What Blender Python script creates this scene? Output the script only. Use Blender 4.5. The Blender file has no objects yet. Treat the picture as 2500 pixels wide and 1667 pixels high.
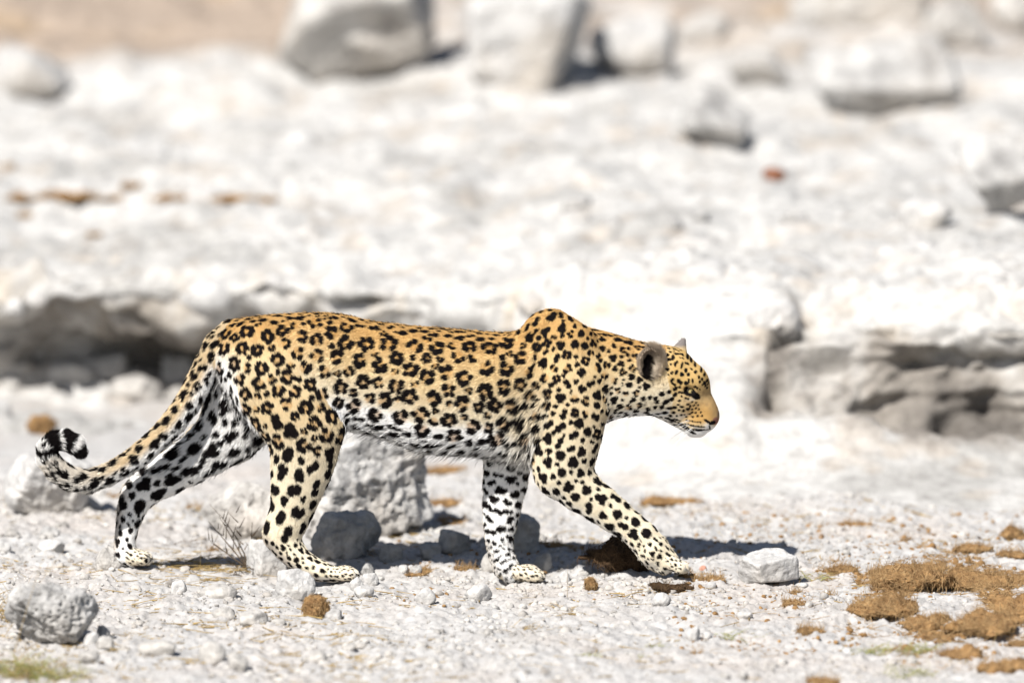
import bpy, bmesh, math, random
import numpy as np
from mathutils import Vector
from mathutils.bvhtree import BVHTree

# ------------------------------------------------------------------ camera, world, sun, exposure
scene = bpy.context.scene
PITCH = math.radians(8.0)
CP, SP = math.cos(PITCH), math.sin(PITCH)
DIST, ZC = 20.0, 0.587
CAM = np.array([0.0, -DIST * CP, ZC + DIST * SP])
cam_data = bpy.data.cameras.new("camera")
cam = bpy.data.objects.new("camera", cam_data)
scene.collection.objects.link(cam)
cam.location = CAM
cam.rotation_euler = (math.radians(90) - PITCH, 0, 0)
cam_data.sensor_width = 36
cam_data.lens = 288
cam_data.clip_end = 1000
cam_data.dof.use_dof = True
cam_data.dof.focus_distance = DIST - 0.16
cam_data.dof.aperture_fstop = 1.5
scene.camera = cam

SUN_DIR = Vector((0.48, 0.78, -1.0)).normalized()      # direction the light travels
world = bpy.data.worlds.new("World")
scene.world = world
world.use_nodes = True
wn = world.node_tree
wn.nodes.clear()
sky = wn.nodes.new("ShaderNodeTexSky")
sky.sky_type = 'NISHITA'
sky.sun_disc = False
sky.sun_elevation = math.asin(-SUN_DIR.z)
sky.sun_rotation = math.atan2(-SUN_DIR.x, -SUN_DIR.y)
bg = wn.nodes.new("ShaderNodeBackground")
bg.inputs[1].default_value = 0.05
wo = wn.nodes.new("ShaderNodeOutputWorld")
wn.links.new(sky.outputs[0], bg.inputs[0])
wn.links.new(bg.outputs[0], wo.inputs[0])
sun_data = bpy.data.lights.new("sun", 'SUN')
sun_data.energy = 5.0
sun_data.angle = math.radians(0.5)
sun_data.color = (1.0, 0.965, 0.915)
sun = bpy.data.objects.new("sun", sun_data)
scene.collection.objects.link(sun)
sun.rotation_euler = SUN_DIR.to_track_quat('-Z', 'Y').to_euler()
scene.view_settings.view_transform = 'Standard'
scene.view_settings.look = 'None'
scene.view_settings.gamma = 1
scene.view_settings.use_curve_mapping = False
scene.view_settings.exposure = 0.60
scene.cycles.use_denoising = True
scene.cycles.max_bounces = 6
scene.cycles.diffuse_bounces = 4
scene.cycles.transparent_max_bounces = 4

rng = np.random.default_rng(7)
random.seed(7)


# ------------------------------------------------------------------ helpers
def W(px, py, Y):
    """place of a point of the 2500x1667 layout drawing at depth Y (metres)"""
    a, b = (px - 1250) / 20000.0, (833.5 - py) / 20000.0
    dy = CP + b * SP
    t = (Y - CAM[1]) / dy
    return np.array([a * t, Y, CAM[2] + t * (-SP + b * CP)])


def G(px, py, z=0.0):
    """where the layout point lies on level ground of height z"""
    a, b = (px - 1250) / 20000.0, (833.5 - py) / 20000.0
    t = (z - CAM[2]) / (-SP + b * CP)
    return np.array([a * t, CAM[1] + t * (CP + b * SP), z])


def _hash(ix, iy, iz, seed):
    h = (ix.astype(np.int64) * 374761393 + iy.astype(np.int64) * 668265263 + iz.astype(np.int64) * 2147483647 + seed * 974711) & 0x7fffffff
    h = ((h ^ (h >> 13)) * 1274126177) & 0x7fffffff
    h = ((h ^ (h >> 16)) * 60493) & 0x7fffffff
    return ((h ^ (h >> 11)) & 0xffff) / 65535.0


def vnoise(P, freq, seed=0):
    """smooth value noise in -1..1 for an (n,3) array"""
    Q = np.asarray(P, dtype=np.float64) * freq
    I = np.floor(Q).astype(np.int64)
    f = Q - I
    f = f * f * f * (f * (f * 6 - 15) + 10)
    out = 0
    for dx in (0, 1):
        wx = f[:, 0] if dx else 1 - f[:, 0]
        for dy in (0, 1):
            wy = f[:, 1] if dy else 1 - f[:, 1]
            for dz in (0, 1):
                wz = f[:, 2] if dz else 1 - f[:, 2]
                out = out + wx * wy * wz * _hash(I[:, 0] + dx, I[:, 1] + dy, I[:, 2] + dz, seed)
    return out * 2 - 1


def fbm(P, freq, octaves=4, seed=0, gain=0.5):
    s, a = 0, 1.0
    for o in range(octaves):
        s = s + a * vnoise(P, freq * 2 ** o, seed + o * 17)
        a *= gain
    return s


def worley(P, freq, seed=0):
    """distance to the nearest feature point, in cell units"""
    Q = np.asarray(P, dtype=np.float64) * freq
    I = np.floor(Q).astype(np.int64)
    best = np.full(len(Q), 9.0)
    for dx in (-1, 0, 1):
        for dy in (-1, 0, 1):
            for dz in (-1, 0, 1):
                c = I + np.array([dx, dy, dz])
                fx = _hash(c[:, 0], c[:, 1], c[:, 2], seed)
                fy = _hash(c[:, 0], c[:, 1], c[:, 2], seed + 5)
                fz = _hash(c[:, 0], c[:, 1], c[:, 2], seed + 9)
                d = (c[:, 0] + fx - Q[:, 0]) ** 2 + (c[:, 1] + fy - Q[:, 1]) ** 2 + (c[:, 2] + fz - Q[:, 2]) ** 2
                best = np.minimum(best, d)
    return np.sqrt(best)


def sstep(a, b, x):
    t = np.clip((x - a) / (b - a), 0, 1)
    return t * t * (3 - 2 * t)


def make_mesh(name, V, F, smooth=True):
    V = np.ascontiguousarray(V, dtype=np.float32)
    F = np.ascontiguousarray(F, dtype=np.int32)
    me = bpy.data.meshes.new(name)
    me.vertices.add(len(V))
    me.vertices.foreach_set('co', V.ravel())
    k = F.shape[1]
    me.loops.add(F.size)
    me.loops.foreach_set('vertex_index', F.ravel())
    me.polygons.add(len(F))
    me.polygons.foreach_set('loop_start', np.arange(0, F.size, k, dtype=np.int32))
    me.polygons.foreach_set('loop_total', np.full(len(F), k, dtype=np.int32))
    me.polygons.foreach_set('use_smooth', np.full(len(F), smooth))
    me.update(calc_edges=True)
    return me


def set_col(me, C, name='coat'):
    at = me.color_attributes.new(name, 'FLOAT_COLOR', 'POINT')
    A = np.ones((len(C), 4), dtype=np.float32)
    A[:, :3] = C
    at.data.foreach_set('color', A.ravel())


def link(name, me, mat=None, parent=None, loc=None, **props):
    o = bpy.data.objects.new(name, me)
    scene.collection.objects.link(o)
    if mat is not None and me is not None and len(me.materials) == 0:
        me.materials.append(mat)
    if parent is not None:
        o.parent = parent
    if loc is not None:
        o.location = loc
    for k, v in props.items():
        o[k] = v
    return o


# ------------------------------------------------------------------ materials
def nodes_of(name):
    m = bpy.data.materials.new(name)
    m.use_nodes = True
    nt = m.node_tree
    return m, nt, nt.nodes['Principled BSDF']


def stone_material(name, dark, light, warm, scale=1.0, bump=0.6, spots=0.5, rough=0.95):
    m, nt, p = nodes_of(name)
    N, L = nt.nodes, nt.links
    tc = N.new('ShaderNodeTexCoord')
    n1 = N.new('ShaderNodeTexNoise'); n1.inputs['Scale'].default_value = 9 * scale; n1.inputs['Detail'].default_value = 8; n1.inputs['Roughness'].default_value = 0.65
    n2 = N.new('ShaderNodeTexNoise'); n2.inputs['Scale'].default_value = 3.1 * scale; n2.inputs['Detail'].default_value = 5
    n3 = N.new('ShaderNodeTexNoise'); n3.inputs['Scale'].default_value = 60 * scale; n3.inputs['Detail'].default_value = 6; n3.inputs['Roughness'].default_value = 0.7
    v = N.new('ShaderNodeTexVoronoi'); v.inputs['Scale'].default_value = 45 * scale
    for n in (n1, n2, n3, v):
        L.new(tc.outputs['Object'], n.inputs['Vector'])
    r1 = N.new('ShaderNodeValToRGB')
    r1.color_ramp.elements[0].position = 0.33; r1.color_ramp.elements[0].color = (*dark, 1)
    r1.color_ramp.elements[1].position = 0.56; r1.color_ramp.elements[1].color = (*light, 1)
    L.new(n1.outputs[0], r1.inputs[0])
    r2 = N.new('ShaderNodeValToRGB')
    r2.color_ramp.elements[0].position = 0.48; r2.color_ramp.elements[0].color = (0, 0, 0, 1)
    r2.color_ramp.elements[1].position = 0.68; r2.color_ramp.elements[1].color = (spots, spots, spots, 1)
    L.new(n2.outputs[0], r2.inputs[0])
    mx = N.new('ShaderNodeMixRGB'); mx.inputs[2].default_value = (*warm, 1)
    L.new(r2.outputs[0], mx.inputs[0]); L.new(r1.outputs[0], mx.inputs[1])
    r3 = N.new('ShaderNodeValToRGB')
    r3.color_ramp.elements[0].position = 0.3; r3.color_ramp.elements[0].color = (0.72, 0.71, 0.7, 1)
    r3.color_ramp.elements[1].position = 0.55; r3.color_ramp.elements[1].color = (1, 1, 1, 1)
    L.new(n3.outputs[0], r3.inputs[0])
    mul = N.new('ShaderNodeMixRGB'); mul.blend_type = 'MULTIPLY'; mul.inputs[0].default_value = 1
    L.new(mx.outputs[0], mul.inputs[1]); L.new(r3.outputs[0], mul.inputs[2])
    L.new(mul.outputs[0], p.inputs['Base Color'])
    p.inputs['Roughness'].default_value = rough
    p.inputs['Specular IOR Level'].default_value = 0.15
    add = N.new('ShaderNodeMath'); add.operation = 'MULTIPLY_ADD'; add.inputs[1].default_value = 0.5
    L.new(v.outputs['Distance'], add.inputs[0]); L.new(n3.outputs[0], add.inputs[2])
    b = N.new('ShaderNodeBump'); b.inputs['Strength'].default_value = bump; b.inputs['Distance'].default_value = 0.006 / scale
    L.new(add.outputs[0], b.inputs['Height']); L.new(b.outputs[0], p.inputs['Normal'])
    return m


def fibre_material(name, c1, c2):
    m, nt, p = nodes_of(name)
    N, L = nt.nodes, nt.links
    tc = N.new('ShaderNodeTexCoord')
    n1 = N.new('ShaderNodeTexNoise'); n1.inputs['Scale'].default_value = 34; n1.inputs['Detail'].default_value = 9; n1.inputs['Roughness'].default_value = 0.82
    L.new(tc.outputs['Object'], n1.inputs['Vector'])
    r = N.new('ShaderNodeValToRGB')
    r.color_ramp.elements[0].position = 0.35; r.color_ramp.elements[0].color = (*c1, 1)
    r.color_ramp.elements[1].position = 0.62; r.color_ramp.elements[1].color = (*c2, 1)
    L.new(n1.outputs[0], r.inputs[0]); L.new(r.outputs[0], p.inputs['Base Color'])
    p.inputs['Roughness'].default_value = 0.9
    p.inputs['Specular IOR Level'].default_value = 0.1
    b = N.new('ShaderNodeBump'); b.inputs['Strength'].default_value = 0.8; b.inputs['Distance'].default_value = 0.004
    L.new(n1.outputs[0], b.inputs['Height']); L.new(b.outputs[0], p.inputs['Normal'])
    return m


def attr_material(name, attr='coat', rough=0.7, spec=0.2):
    m, nt, p = nodes_of(name)
    a = nt.nodes.new('ShaderNodeAttribute'); a.attribute_name = attr
    nt.links.new(a.outputs['Color'], p.inputs['Base Color'])
    p.inputs['Roughness'].default_value = rough
    p.inputs['Specular IOR Level'].default_value = spec
    return m


def plain_material(name, col, rough=0.6, spec=0.3):
    m, nt, p = nodes_of(name)
    N, L = nt.nodes, nt.links
    tc = N.new('ShaderNodeTexCoord')
    n1 = N.new('ShaderNodeTexNoise'); n1.inputs['Scale'].default_value = 120; n1.inputs['Detail'].default_value = 4
    L.new(tc.outputs['Object'], n1.inputs['Vector'])
    r = N.new('ShaderNodeValToRGB')
    r.color_ramp.elements[0].position = 0.3; r.color_ramp.elements[0].color = (*[c * 0.7 for c in col], 1)
    r.color_ramp.elements[1].position = 0.7; r.color_ramp.elements[1].color = (*[min(1, c * 1.15) for c in col], 1)
    L.new(n1.outputs[0], r.inputs[0]); L.new(r.outputs[0], p.inputs['Base Color'])
    p.inputs['Roughness'].default_value = rough
    p.inputs['Specular IOR Level'].default_value = spec
    return m


M_ROCK = stone_material('pale_limestone', (0.25, 0.235, 0.22), (0.55, 0.53, 0.50), (0.42, 0.355, 0.29), bump=.9)
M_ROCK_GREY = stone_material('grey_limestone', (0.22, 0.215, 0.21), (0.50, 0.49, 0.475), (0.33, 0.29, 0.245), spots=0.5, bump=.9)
M_ROCK_WHITE = stone_material('white_limestone', (0.38, 0.37, 0.36), (0.58, 0.57, 0.555), (0.44, 0.38, 0.31), spots=0.65, bump=1.0)
M_DUNG = fibre_material('dung', (0.085, 0.043, 0.020), (0.38, 0.23, 0.10))
M_FIBRE = fibre_material('dung_fibre', (0.19, 0.108, 0.048), (0.52, 0.35, 0.175))
M_STRAW = fibre_material('dry_straw', (0.24, 0.155, 0.06), (0.50, 0.36, 0.15))
M_TWIG = fibre_material('dark_twig', (0.07, 0.05, 0.035), (0.20, 0.15, 0.10))
M_GREEN = fibre_material('green_blade', (0.16, 0.19, 0.06), (0.46, 0.44, 0.18))
# ------------------------------------------------------------------ the leopard
# The body is a smooth union of tapered limbs and lofted trunk sections, turned into one continuous surface.
XS = np.concatenate([np.arange(-1.21, 0.28, 0.0031), np.arange(0.28, 0.535, 0.0019)]).astype(np.float32)
YS = np.arange(-0.175, 0.176, 0.0026).astype(np.float32)
ZS = np.arange(-0.045, 0.70, 0.0027).astype(np.float32)
LABELS = ['trunk', 'neck', 'head', 'near_fore', 'far_fore', 'near_hind', 'far_hind', 'tail', 'near_ear', 'far_ear', 'muzzle', 'paw']
LI = {n: i for i, n in enumerate(LABELS)}
PRIMS = []          # (kind, data, label, flow direction, bbox, k)


def cone(a, b, ra, rb, label, ratio=1.0, k=0.012, sub=False, flow=None):
    """a, b: (px, py, Y); ra, rb in layout pixels (1 px = 1 mm); ratio = width across / width in side view"""
    A, B = W(*a), W(*b)
    A[1] /= ratio; B[1] /= ratio
    ra, rb = ra / 1000.0, rb / 1000.0
    f = flow if flow is not None else (W(*b) - W(*a))
    f = np.array(f, float); f /= (np.linalg.norm(f) + 1e-9)

    def d(X, Y, Z):
        y = Y / ratio
        ba = B - A
        L2 = float(ba @ ba) + 1e-9
        t = np.clip(((X - A[0]) * ba[0] + (y - A[1]) * ba[1] + (Z - A[2]) * ba[2]) / L2, 0, 1)
        r = ra + (rb - ra) * t
        dd = np.sqrt((X - A[0] - t * ba[0]) ** 2 + (y - A[1] - t * ba[1]) ** 2 + (Z - A[2] - t * ba[2]) ** 2) - r
        return dd * min(1.0, 0.5 + 0.5 * ratio)
    m = max(ra, rb) + k + 0.006
    lo = np.minimum(A, B) - m; hi = np.maximum(A, B) + m
    lo[1] *= ratio; hi[1] *= ratio
    lo[1] -= 0.012; hi[1] += 0.012
    PRIMS.append((d, LI[label], f, lo, hi, k, sub))


def chain(pts, label, k=0.012, flows=True):
    """pts: (px, py, r, Y, ratio)"""
    for p, q in zip(pts[:-1], pts[1:]):
        cone((p[0], p[1], p[3]), (q[0], q[1], q[3]), p[2], q[2], label, ratio=(p[4] + q[4]) / 2, k=k)


def ellip(c, r, label, k=0.012, sub=False, rot=0.0, flow=(-1, 0, 0), yaw=0.0):
    C = W(*c)
    r = np.array(r, float) / 1000.0
    cr, sr = math.cos(rot), math.sin(rot)
    cy, sy = math.cos(yaw), math.sin(yaw)

    def d(X, Y, Z):
        x, y, z = X - C[0], Y - C[1], Z - C[2]
        x, y = cy * x + sy * y, -sy * x + cy * y
        x, z = cr * x + sr * z, -sr * x + cr * z
        q = np.sqrt((x / r[0]) ** 2 + (y / r[1]) ** 2 + (z / r[2]) ** 2)
        q2 = np.sqrt((x / r[0] ** 2) ** 2 + (y / r[1] ** 2) ** 2 + (z / r[2] ** 2) ** 2) + 1e-6
        return q * (q - 1) / q2
    m = r.max() + k + 0.006
    f = np.array(flow, float); f /= np.linalg.norm(f)
    PRIMS.append((d, LI[label], f, C - m, C + m, k, sub))


# trunk: x, top, bottom (layout px), half width in m
TR = np.array([
    (520, 850, 885, .020), (532, 822, 910, .045), (548, 800, 950, .064), (575, 784, 990, .080), (605, 776, 1020, .090), (640, 771, 1045, .096),
    (700, 767, 1050, .100), (745, 765, 1045, .101), (800, 765, 1042, .101), (840, 769, 1042, .101), (903, 784, 1053, .104), (960, 791, 1070, .112),
    (1020, 798, 1093, .121), (1080, 802, 1099, .127), (1150, 808, 1104, .127), (1200, 812, 1110, .124), (1254, 810, 1118, .118),
    (1290, 798, 1120, .112), (1343, 782, 1112, .104), (1375, 782, 1098, .098), (1404, 790, 1080, .093), (1440, 801, 1060, .087), (1470, 808, 1036, .082),
    (1506, 818, 1020, .077), (1550, 831, 1013, .073), (1600, 842, 1010, .068), (1640, 856, 1000, .055), (1665, 885, 970, .030)], float)
_T = np.array([W(x, t, 0) for x, t, b, w in TR]); _B = np.array([W(x, b, 0) for x, t, b, w in TR])
TX = _T[:, 0]; TTOP = _T[:, 2]; TBOT = _B[:, 2]; TW = TR[:, 3]


def hermite(x, xs, ys):
    """monotone-ish cubic interpolation"""
    x = np.asarray(x)
    m = np.gradient(ys, xs)
    i = np.clip(np.searchsorted(xs, x) - 1, 0, len(xs) - 2)
    h = xs[i + 1] - xs[i]
    t = np.clip((x - xs[i]) / h, 0, 1)
    return ((1 + 2 * t) * (1 - t) ** 2 * ys[i] + t * (1 - t) ** 2 * h * m[i] + t * t * (3 - 2 * t) * ys[i + 1] + t * t * (t - 1) * h * m[i + 1])


def trunk_d(X, Y, Z):
    top = hermite(X, TX, TTOP); bot = hermite(X, TX, TBOT); w = hermite(X, TX, TW)
    zc = bot + (top - bot) * 0.50; hz = (top - bot) * 0.5
    u = (Z - zc) / hz
    y = Y / (w * (1 - 0.10 * np.clip(u, 0, 1)))
    n = np.where(u < 0, 2.7, 2.2)
    q = (np.abs(y) ** n + np.abs(u) ** n) ** (1 / n)
    d = (q - 1) * np.minimum(w, hz)
    ex = np.maximum(TX[0] - X, X - TX[-1])
    return np.where(ex > 0, np.maximum(d, 0) + ex, d)


PRIMS.append((trunk_d, LI['trunk'], np.array([-0.96, 0, -0.28]), np.array([TX[0] - .02, -.16, -.02]), np.array([TX[-1] + .02, .16, .7]), 0.012, False))

# shoulder blades
for s in (-1, 1):
    o = 0 if s < 0 else 10
    cone((1268 + o, 836 + o, s * .036), (1322 + o, 808 + o, s * .046), 18, 31, 'trunk', 0.62, k=0.026, flow=(-0.8, 0, -0.5))
    cone((1322 + o, 807 + o, s * .046), (1352 + o, 803 + o, s * .048), 32, 36, 'trunk', 0.62, k=0.026, flow=(-0.8, 0, -0.5))
    cone((1352 + o, 803 + o, s * .048), (1412 + o, 826 + o, s * .050), 36, 32, 'trunk', 0.62, k=0.030, flow=(-0.8, 0, -0.5))
    cone((1340 + o, 815 + o, s * .052), (1388 + o, 860 + o, s * .066), 40, 50, 'trunk', 0.62, k=0.030, flow=(-0.8, 0, -0.5))
# near hind leg
chain([(628, 868, 78, -.045, .62), (672, 930, 96, -.058, .58), (722, 1000, 98, -.066, .56), (746, 1052, 90, -.070, .58)], 'near_hind', k=0.022)
chain([(746, 1052, 90, -.070, .58), (742, 1108, 78, -.072, .58), (734, 1153, 70, -.074, .60), (723, 1199, 59, -.076, .64), (714, 1240, 50, -.078, .68),
       (700, 1276, 46, -.080, .72), (686, 1305, 42, -.080, .74), (704, 1336, 34, -.080, .82), (724, 1359, 29, -.080, .9), (752, 1379, 25, -.080, 1.0), (782, 1393, 23, -.080, 1.15), (812, 1401, 20, -.080, 1.35)], 'near_hind')
for dy in (-.027, -.010, .009, .025):
    e = 856 + 9 * (abs(dy) < .02)
    cone((815, 1400, -.080 + dy * .7), (e, 1404, -.080 + dy), 14, 12.8, 'paw', 0.80, k=0.0035)
# far hind leg
chain([(612, 880, 80, .040, .62), (600, 950, 98, .048, .58), (588, 1010, 92, .052, .58), (560, 1055, 76, .054, .60), (512, 1092, 62, .056, .60), (460, 1127, 55, .058, .60),
       (404, 1160, 49, .060, .64), (356, 1190, 42, .062, .66), (334, 1212, 38, .064, .7), (322, 1240, 32, .065, .75), (314, 1270, 27, .065, .8), (308, 1302, 24.5, .065, .85), (304, 1330, 23.5, .065, .95), (306, 1352, 25, .065, 1.05), (322, 1361, 23, .065, 1.2)], 'far_hind')
for dy in (-.026, -.009, .009, .025):
    e = 346 + 8 * (abs(dy) < .02)
    cone((322, 1358, .065 + dy * .7), (e + 2, 1364 + 30 * dy, .065 + dy), 19, 18, 'paw', 0.85, k=0.006)
# near fore leg, reaching forward
chain([(1372, 850, 66, -.060, .58), (1388, 930, 86, -.066, .52), (1392, 1000, 84, -.070, .52), (1386, 1060, 78, -.070, .56), (1376, 1112, 73, -.070, .62), (1374, 1150, 68, -.070, .64)], 'near_fore', k=0.018)
chain([(1374, 1150, 68, -.070, .64), (1417, 1196, 51, -.070, .70), (1463, 1229, 44.5, -.072, .74), (1500, 1256, 40, -.074, .78), (1537, 1283, 35.5, -.075, .84), (1568, 1311, 36.5, -.076, .9),
       (1594, 1342, 38, -.076, .95), (1622, 1368, 33, -.076, 1.05)], 'near_fore')
for dy in (-.028, -.010, .010, .026):
    e = 1660 + 8 * (abs(dy) < .02)
    cone((1622, 1366, -.076 + dy * .7), (e, 1386, -.076 + dy), 19, 15.0, 'paw', 0.74, k=0.0035)
cone((1590, 1378, -.076), (1622, 1390, -.076), 13, 14, 'paw', 1.3, k=0.008)
# far fore leg, upright
chain([(1250, 1040, 62, .040, .7), (1241, 1085, 60, .036, .66), (1239, 1130, 55, .034, .66), (1233, 1180, 51.5, .034, .66), (1225, 1235, 45, .034, .7), (1221, 1276, 38, .035, .76),
       (1219, 1318, 31.5, .035, .84), (1223, 1350, 28.5, .035, .92), (1234, 1380, 29, .035, 1.0), (1248, 1398, 25, .035, 1.15)], 'far_fore')
for dy in (-.027, -.010, .010, .025):
    e = 1310 + 8 * (abs(dy) < .02)
    cone((1262, 1396, .035 + dy * .7), (e, 1406, .035 + dy), 18, 14.5, 'paw', 0.74, k=0.0035)
cone((1232, 1392, .035), (1250, 1405, .035), 22, 18, 'paw', 1.1, k=0.01)
# tail
TAIL = [(566, 822, 37, 0), (540, 846, 35, -.003), (508, 890, 30.5, -.012), (484, 938, 29.5, -.018), (458, 984, 28.5, -.022), (427, 1027, 27.5, -.026), (391, 1067, 26.5, -.028), (350, 1103, 26, -.03),
        (308, 1134, 25, -.03), (262, 1159, 25, -.03), (216, 1175, 26, -.03), (174, 1169, 26.5, -.03), (140, 1149, 26, -.03), (118, 1121, 24.5, -.032), (116, 1095, 23, -.034), (132, 1078, 22.5, -.036), (158, 1074, 23, -.038), (182, 1084, 22, -.04), (194, 1100, 16, -.04)]
chain([(a, b, r, y, 0.92) for a, b, r, y in TAIL[:3]], 'tail', k=0.02)
chain([(a, b, r, y, 0.92) for a, b, r, y in TAIL[2:]], 'tail', k=0.004)
# head
ellip((1636, 922, 0), (68, 60, 76), 'head', k=0.016, flow=(-.75, 0, .3))
cone((1682, 932, -.008), (1682, 932, .008), 47, 47, 'head', 0.9, k=0.014, flow=(-.75, 0, .35))
for s in (-1, 1):
    cone((1612, 958, s * .020), (1655, 975, s * .022), 50, 36, 'head', 0.72, k=0.014, flow=(-.85, s * .2, -.1))
    cone((1652, 968, s * .020), (1700, 1008, s * .010), 38, 30, 'head', 0.70, k=0.022, flow=(-.7, s * .2, .1))
    ellip((1688, 925, s * .034), (18, 9, 10), 'head', k=0.014, flow=(-.6, 0, .4), rot=-.5)      # brow
    cone((1698, 1028, s * .014), (1716, 1030, s * .012), 24, 22, 'muzzle', 0.85, k=0.014, flow=(-.9, s * .2, -.1))      # whisker pads
cone((1692, 958, 0), (1718, 1004, 0), 39, 32, 'head', 0.74, k=0.022, flow=(-.45, 0, .8))
cone((1716, 1002, 0), (1729, 1018, 0), 31, 25.5, 'muzzle', 0.72, k=0.014, flow=(-.5, 0, .7))
cone((1712, 1032, 0), (1723, 1034, 0), 22, 20, 'muzzle', 0.9, k=0.008, flow=(-.8, 0, -.3))
cone((1628, 990, 0), (1696, 1046, 0), 37, 19, 'head', 0.95, k=0.014, flow=(-.8, 0, -.4))
cone((1694, 1048, 0), (1708, 1050, 0), 19, 17, 'muzzle', 1.05, k=0.008, flow=(-.7, 0, -.5))
# ears
ellip((1592, 892, -.052), (37, 25, 45), 'near_ear', k=0.009, rot=0.14, yaw=0.45, flow=(-.2, -.2, 1))
cone((1656, 864, .040), (1668, 832, .050), 23, 7, 'far_ear', 0.7, k=0.01, flow=(0, .1, 1))
# knuckles and the gaps between the toes
for cx_, cy_, Y_, rx_, rz_ in ((842, 1400, -.080, 30, 20), (330, 1361, .065, 26, 21), (1290, 1400, .035, 31, 23)):
    ellip((cx_, cy_, Y_), (rx_, 31, rz_), 'paw', k=0.008, flow=(1, 0, -.3))
    for g_ in (-.0185, -.0005, .017):
        cone((cx_ + 14, cy_ - 16, Y_ + g_), (cx_ + 48, cy_ + 8, Y_ + g_), 2.6, 4.2, 'paw', 1.0, k=0.003, sub=True)
for g_ in (-.019, 0, .018):
    cone((1655, 1366, -.076 + g_), (1684, 1392, -.076 + g_), 2.6, 4.5, 'paw', 1.0, k=0.003, sub=True)
# carved features
ellip((1592, 889, -.078), (28, 30, 37), 'near_ear', k=0.006, sub=True, rot=0.14, yaw=0.45)
for s in (-1, 1):
    ellip((1684, 953, s * .049), (15, 12, 10), 'head', k=0.006, sub=True, rot=-.4)                # eye sockets
    cone((1722, 1022, s * .020), (1738, 1032, s * .009), 3.2, 3.6, 'muzzle', 1.2, k=0.003, sub=True)   # nostrils
    cone((1737, 1048, s * .004), (1712, 1053, s * .026), 1.8, 2.2, 'muzzle', 1.0, k=0.003, sub=True)
    cone((1712, 1053, s * .026), (1672, 1037, s * .036), 2.2, 2.4, 'muzzle', 1.0, k=0.003, sub=True)

FIELD = np.full((len(XS), len(YS), len(ZS)), 0.08, np.float32)


def box_slices(lo, hi):
    return (slice(*np.searchsorted(XS, (lo[0], hi[0]))), slice(*np.searchsorted(YS, (lo[1], hi[1]))), slice(*np.searchsorted(ZS, (lo[2], hi[2]))))


for d, lab, f, lo, hi, k, sub in PRIMS:
    sx, sy, sz = box_slices(lo, hi)
    X, Y, Z = XS[sx][:, None, None], YS[sy][None, :, None], ZS[sz][None, None, :]
    if X.size == 0 or Y.size == 0 or Z.size == 0:
        continue
    v = np.broadcast_to(d(X, Y, Z), (X.size, Y.size, Z.size)).astype(np.float32)
    F = FIELD[sx, sy, sz]
    if not sub:
        h = np.clip(0.5 + 0.5 * (v - F) / k, 0, 1)
        FIELD[sx, sy, sz] = v * (1 - h) + F * h - k * h * (1 - h)
    else:
        v = -v
        h = np.clip(0.5 - 0.5 * (v - F) / k, 0, 1)
        FIELD[sx, sy, sz] = v * (1 - h) + F * h + k * h * (1 - h)

import openvdb as vdb
_g = vdb.FloatGrid(background=0.08)
_g.copyFromArray(FIELD)
BP, BQ = _g.convertToQuads(0.0)
del FIELD, _g
BP = np.stack([np.interp(BP[:, i], np.arange(len(A)), A) for i, A in enumerate((XS, YS, ZS))], axis=1)
BQ = BQ[:, ::-1].copy()


def smooth_mesh(V, F, it=2, lam=0.5):
    n = len(V)
    E = np.concatenate([F[:, [0, 1]], F[:, [1, 2]], F[:, [2, 3]], F[:, [3, 0]]])
    E = np.concatenate([E, E[:, ::-1]])
    deg = np.bincount(E[:, 0], minlength=n).astype(float)[:, None] + 1e-9
    for i in range(it):
        for l in (lam, -lam * 1.04):
            S = np.stack([np.bincount(E[:, 0], weights=V[E[:, 1], c], minlength=n) for c in range(3)], axis=1) / deg
            V = V + l * (S - V)
    return V


BP = smooth_mesh(BP, BQ, 3)
body_me = make_mesh('leopard_body', BP, BQ)
VN = np.zeros((len(BP), 3), np.float32)
body_me.vertices.foreach_get('co', VN.ravel())
_n = np.empty(len(BP) * 3, np.float32)
body_me.vertex_normals.foreach_get('vector', _n)
VN = _n.reshape(-1, 3).astype(float)
# make the faces look outward
_c = BP.mean(0)
if ((BP[:, 2] > 0.6) & (VN[:, 2] > 0)).sum() < ((BP[:, 2] > 0.6) & (VN[:, 2] < 0)).sum():
    BQ = BQ[:, ::-1].copy()
    bpy.data.meshes.remove(body_me)
    body_me = make_mesh('leopard_body', BP, BQ)
    VN = -VN


def label_points(P):
    """nearest body region, flow direction of the hair and blend for each point"""
    n = len(P)
    best = np.full(n, 1e3); lab = np.zeros(n, int); flow = np.zeros((n, 3)); wsum = np.zeros(n)
    for d, l, f, lo, hi, k, sub in PRIMS:
        if sub:
            continue
        m = np.all((P >= lo - .02) & (P <= hi + .02), axis=1)
        if not m.any():
            continue
        Q = P[m]
        v = d(Q[:, 0], Q[:, 1], Q[:, 2])
        w = np.exp(-np.clip(v, -.03, 1) / 0.012)
        flow[m] += w[:, None] * f
        wsum[m] += w
        b = best[m]; upd = v < b
        b[upd] = v[upd]; best[m] = b
        la = lab[m]; la[upd] = l; lab[m] = la
    flow /= (np.linalg.norm(flow, axis=1, keepdims=True) + 1e-9)
    return lab, flow


def px_of(P):
    """side-view drawing coordinates of points on the near flank (body space, straight from the side)"""
    return P[:, 0] * 1000 + 1250, 1420.4 - P[:, 2] * 1000 / 1.0101


ORANGE = np.array((.475, .292, .112)); TAN = np.array((.555, .415, .22)); CREAM = np.array((.63, .555, .415)); WHITE = np.array((.83, .815, .79))
BLACK = np.array((.007, .0055, .0055)); ROS = np.array((.44, .235, .065)); GREY = np.array((.36, .31, .26)); PINK = np.array((.24, .11, .085))


def mix(a, b, t):
    t = np.asarray(t)[:, None]
    return a * (1 - t) + b * t


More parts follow.
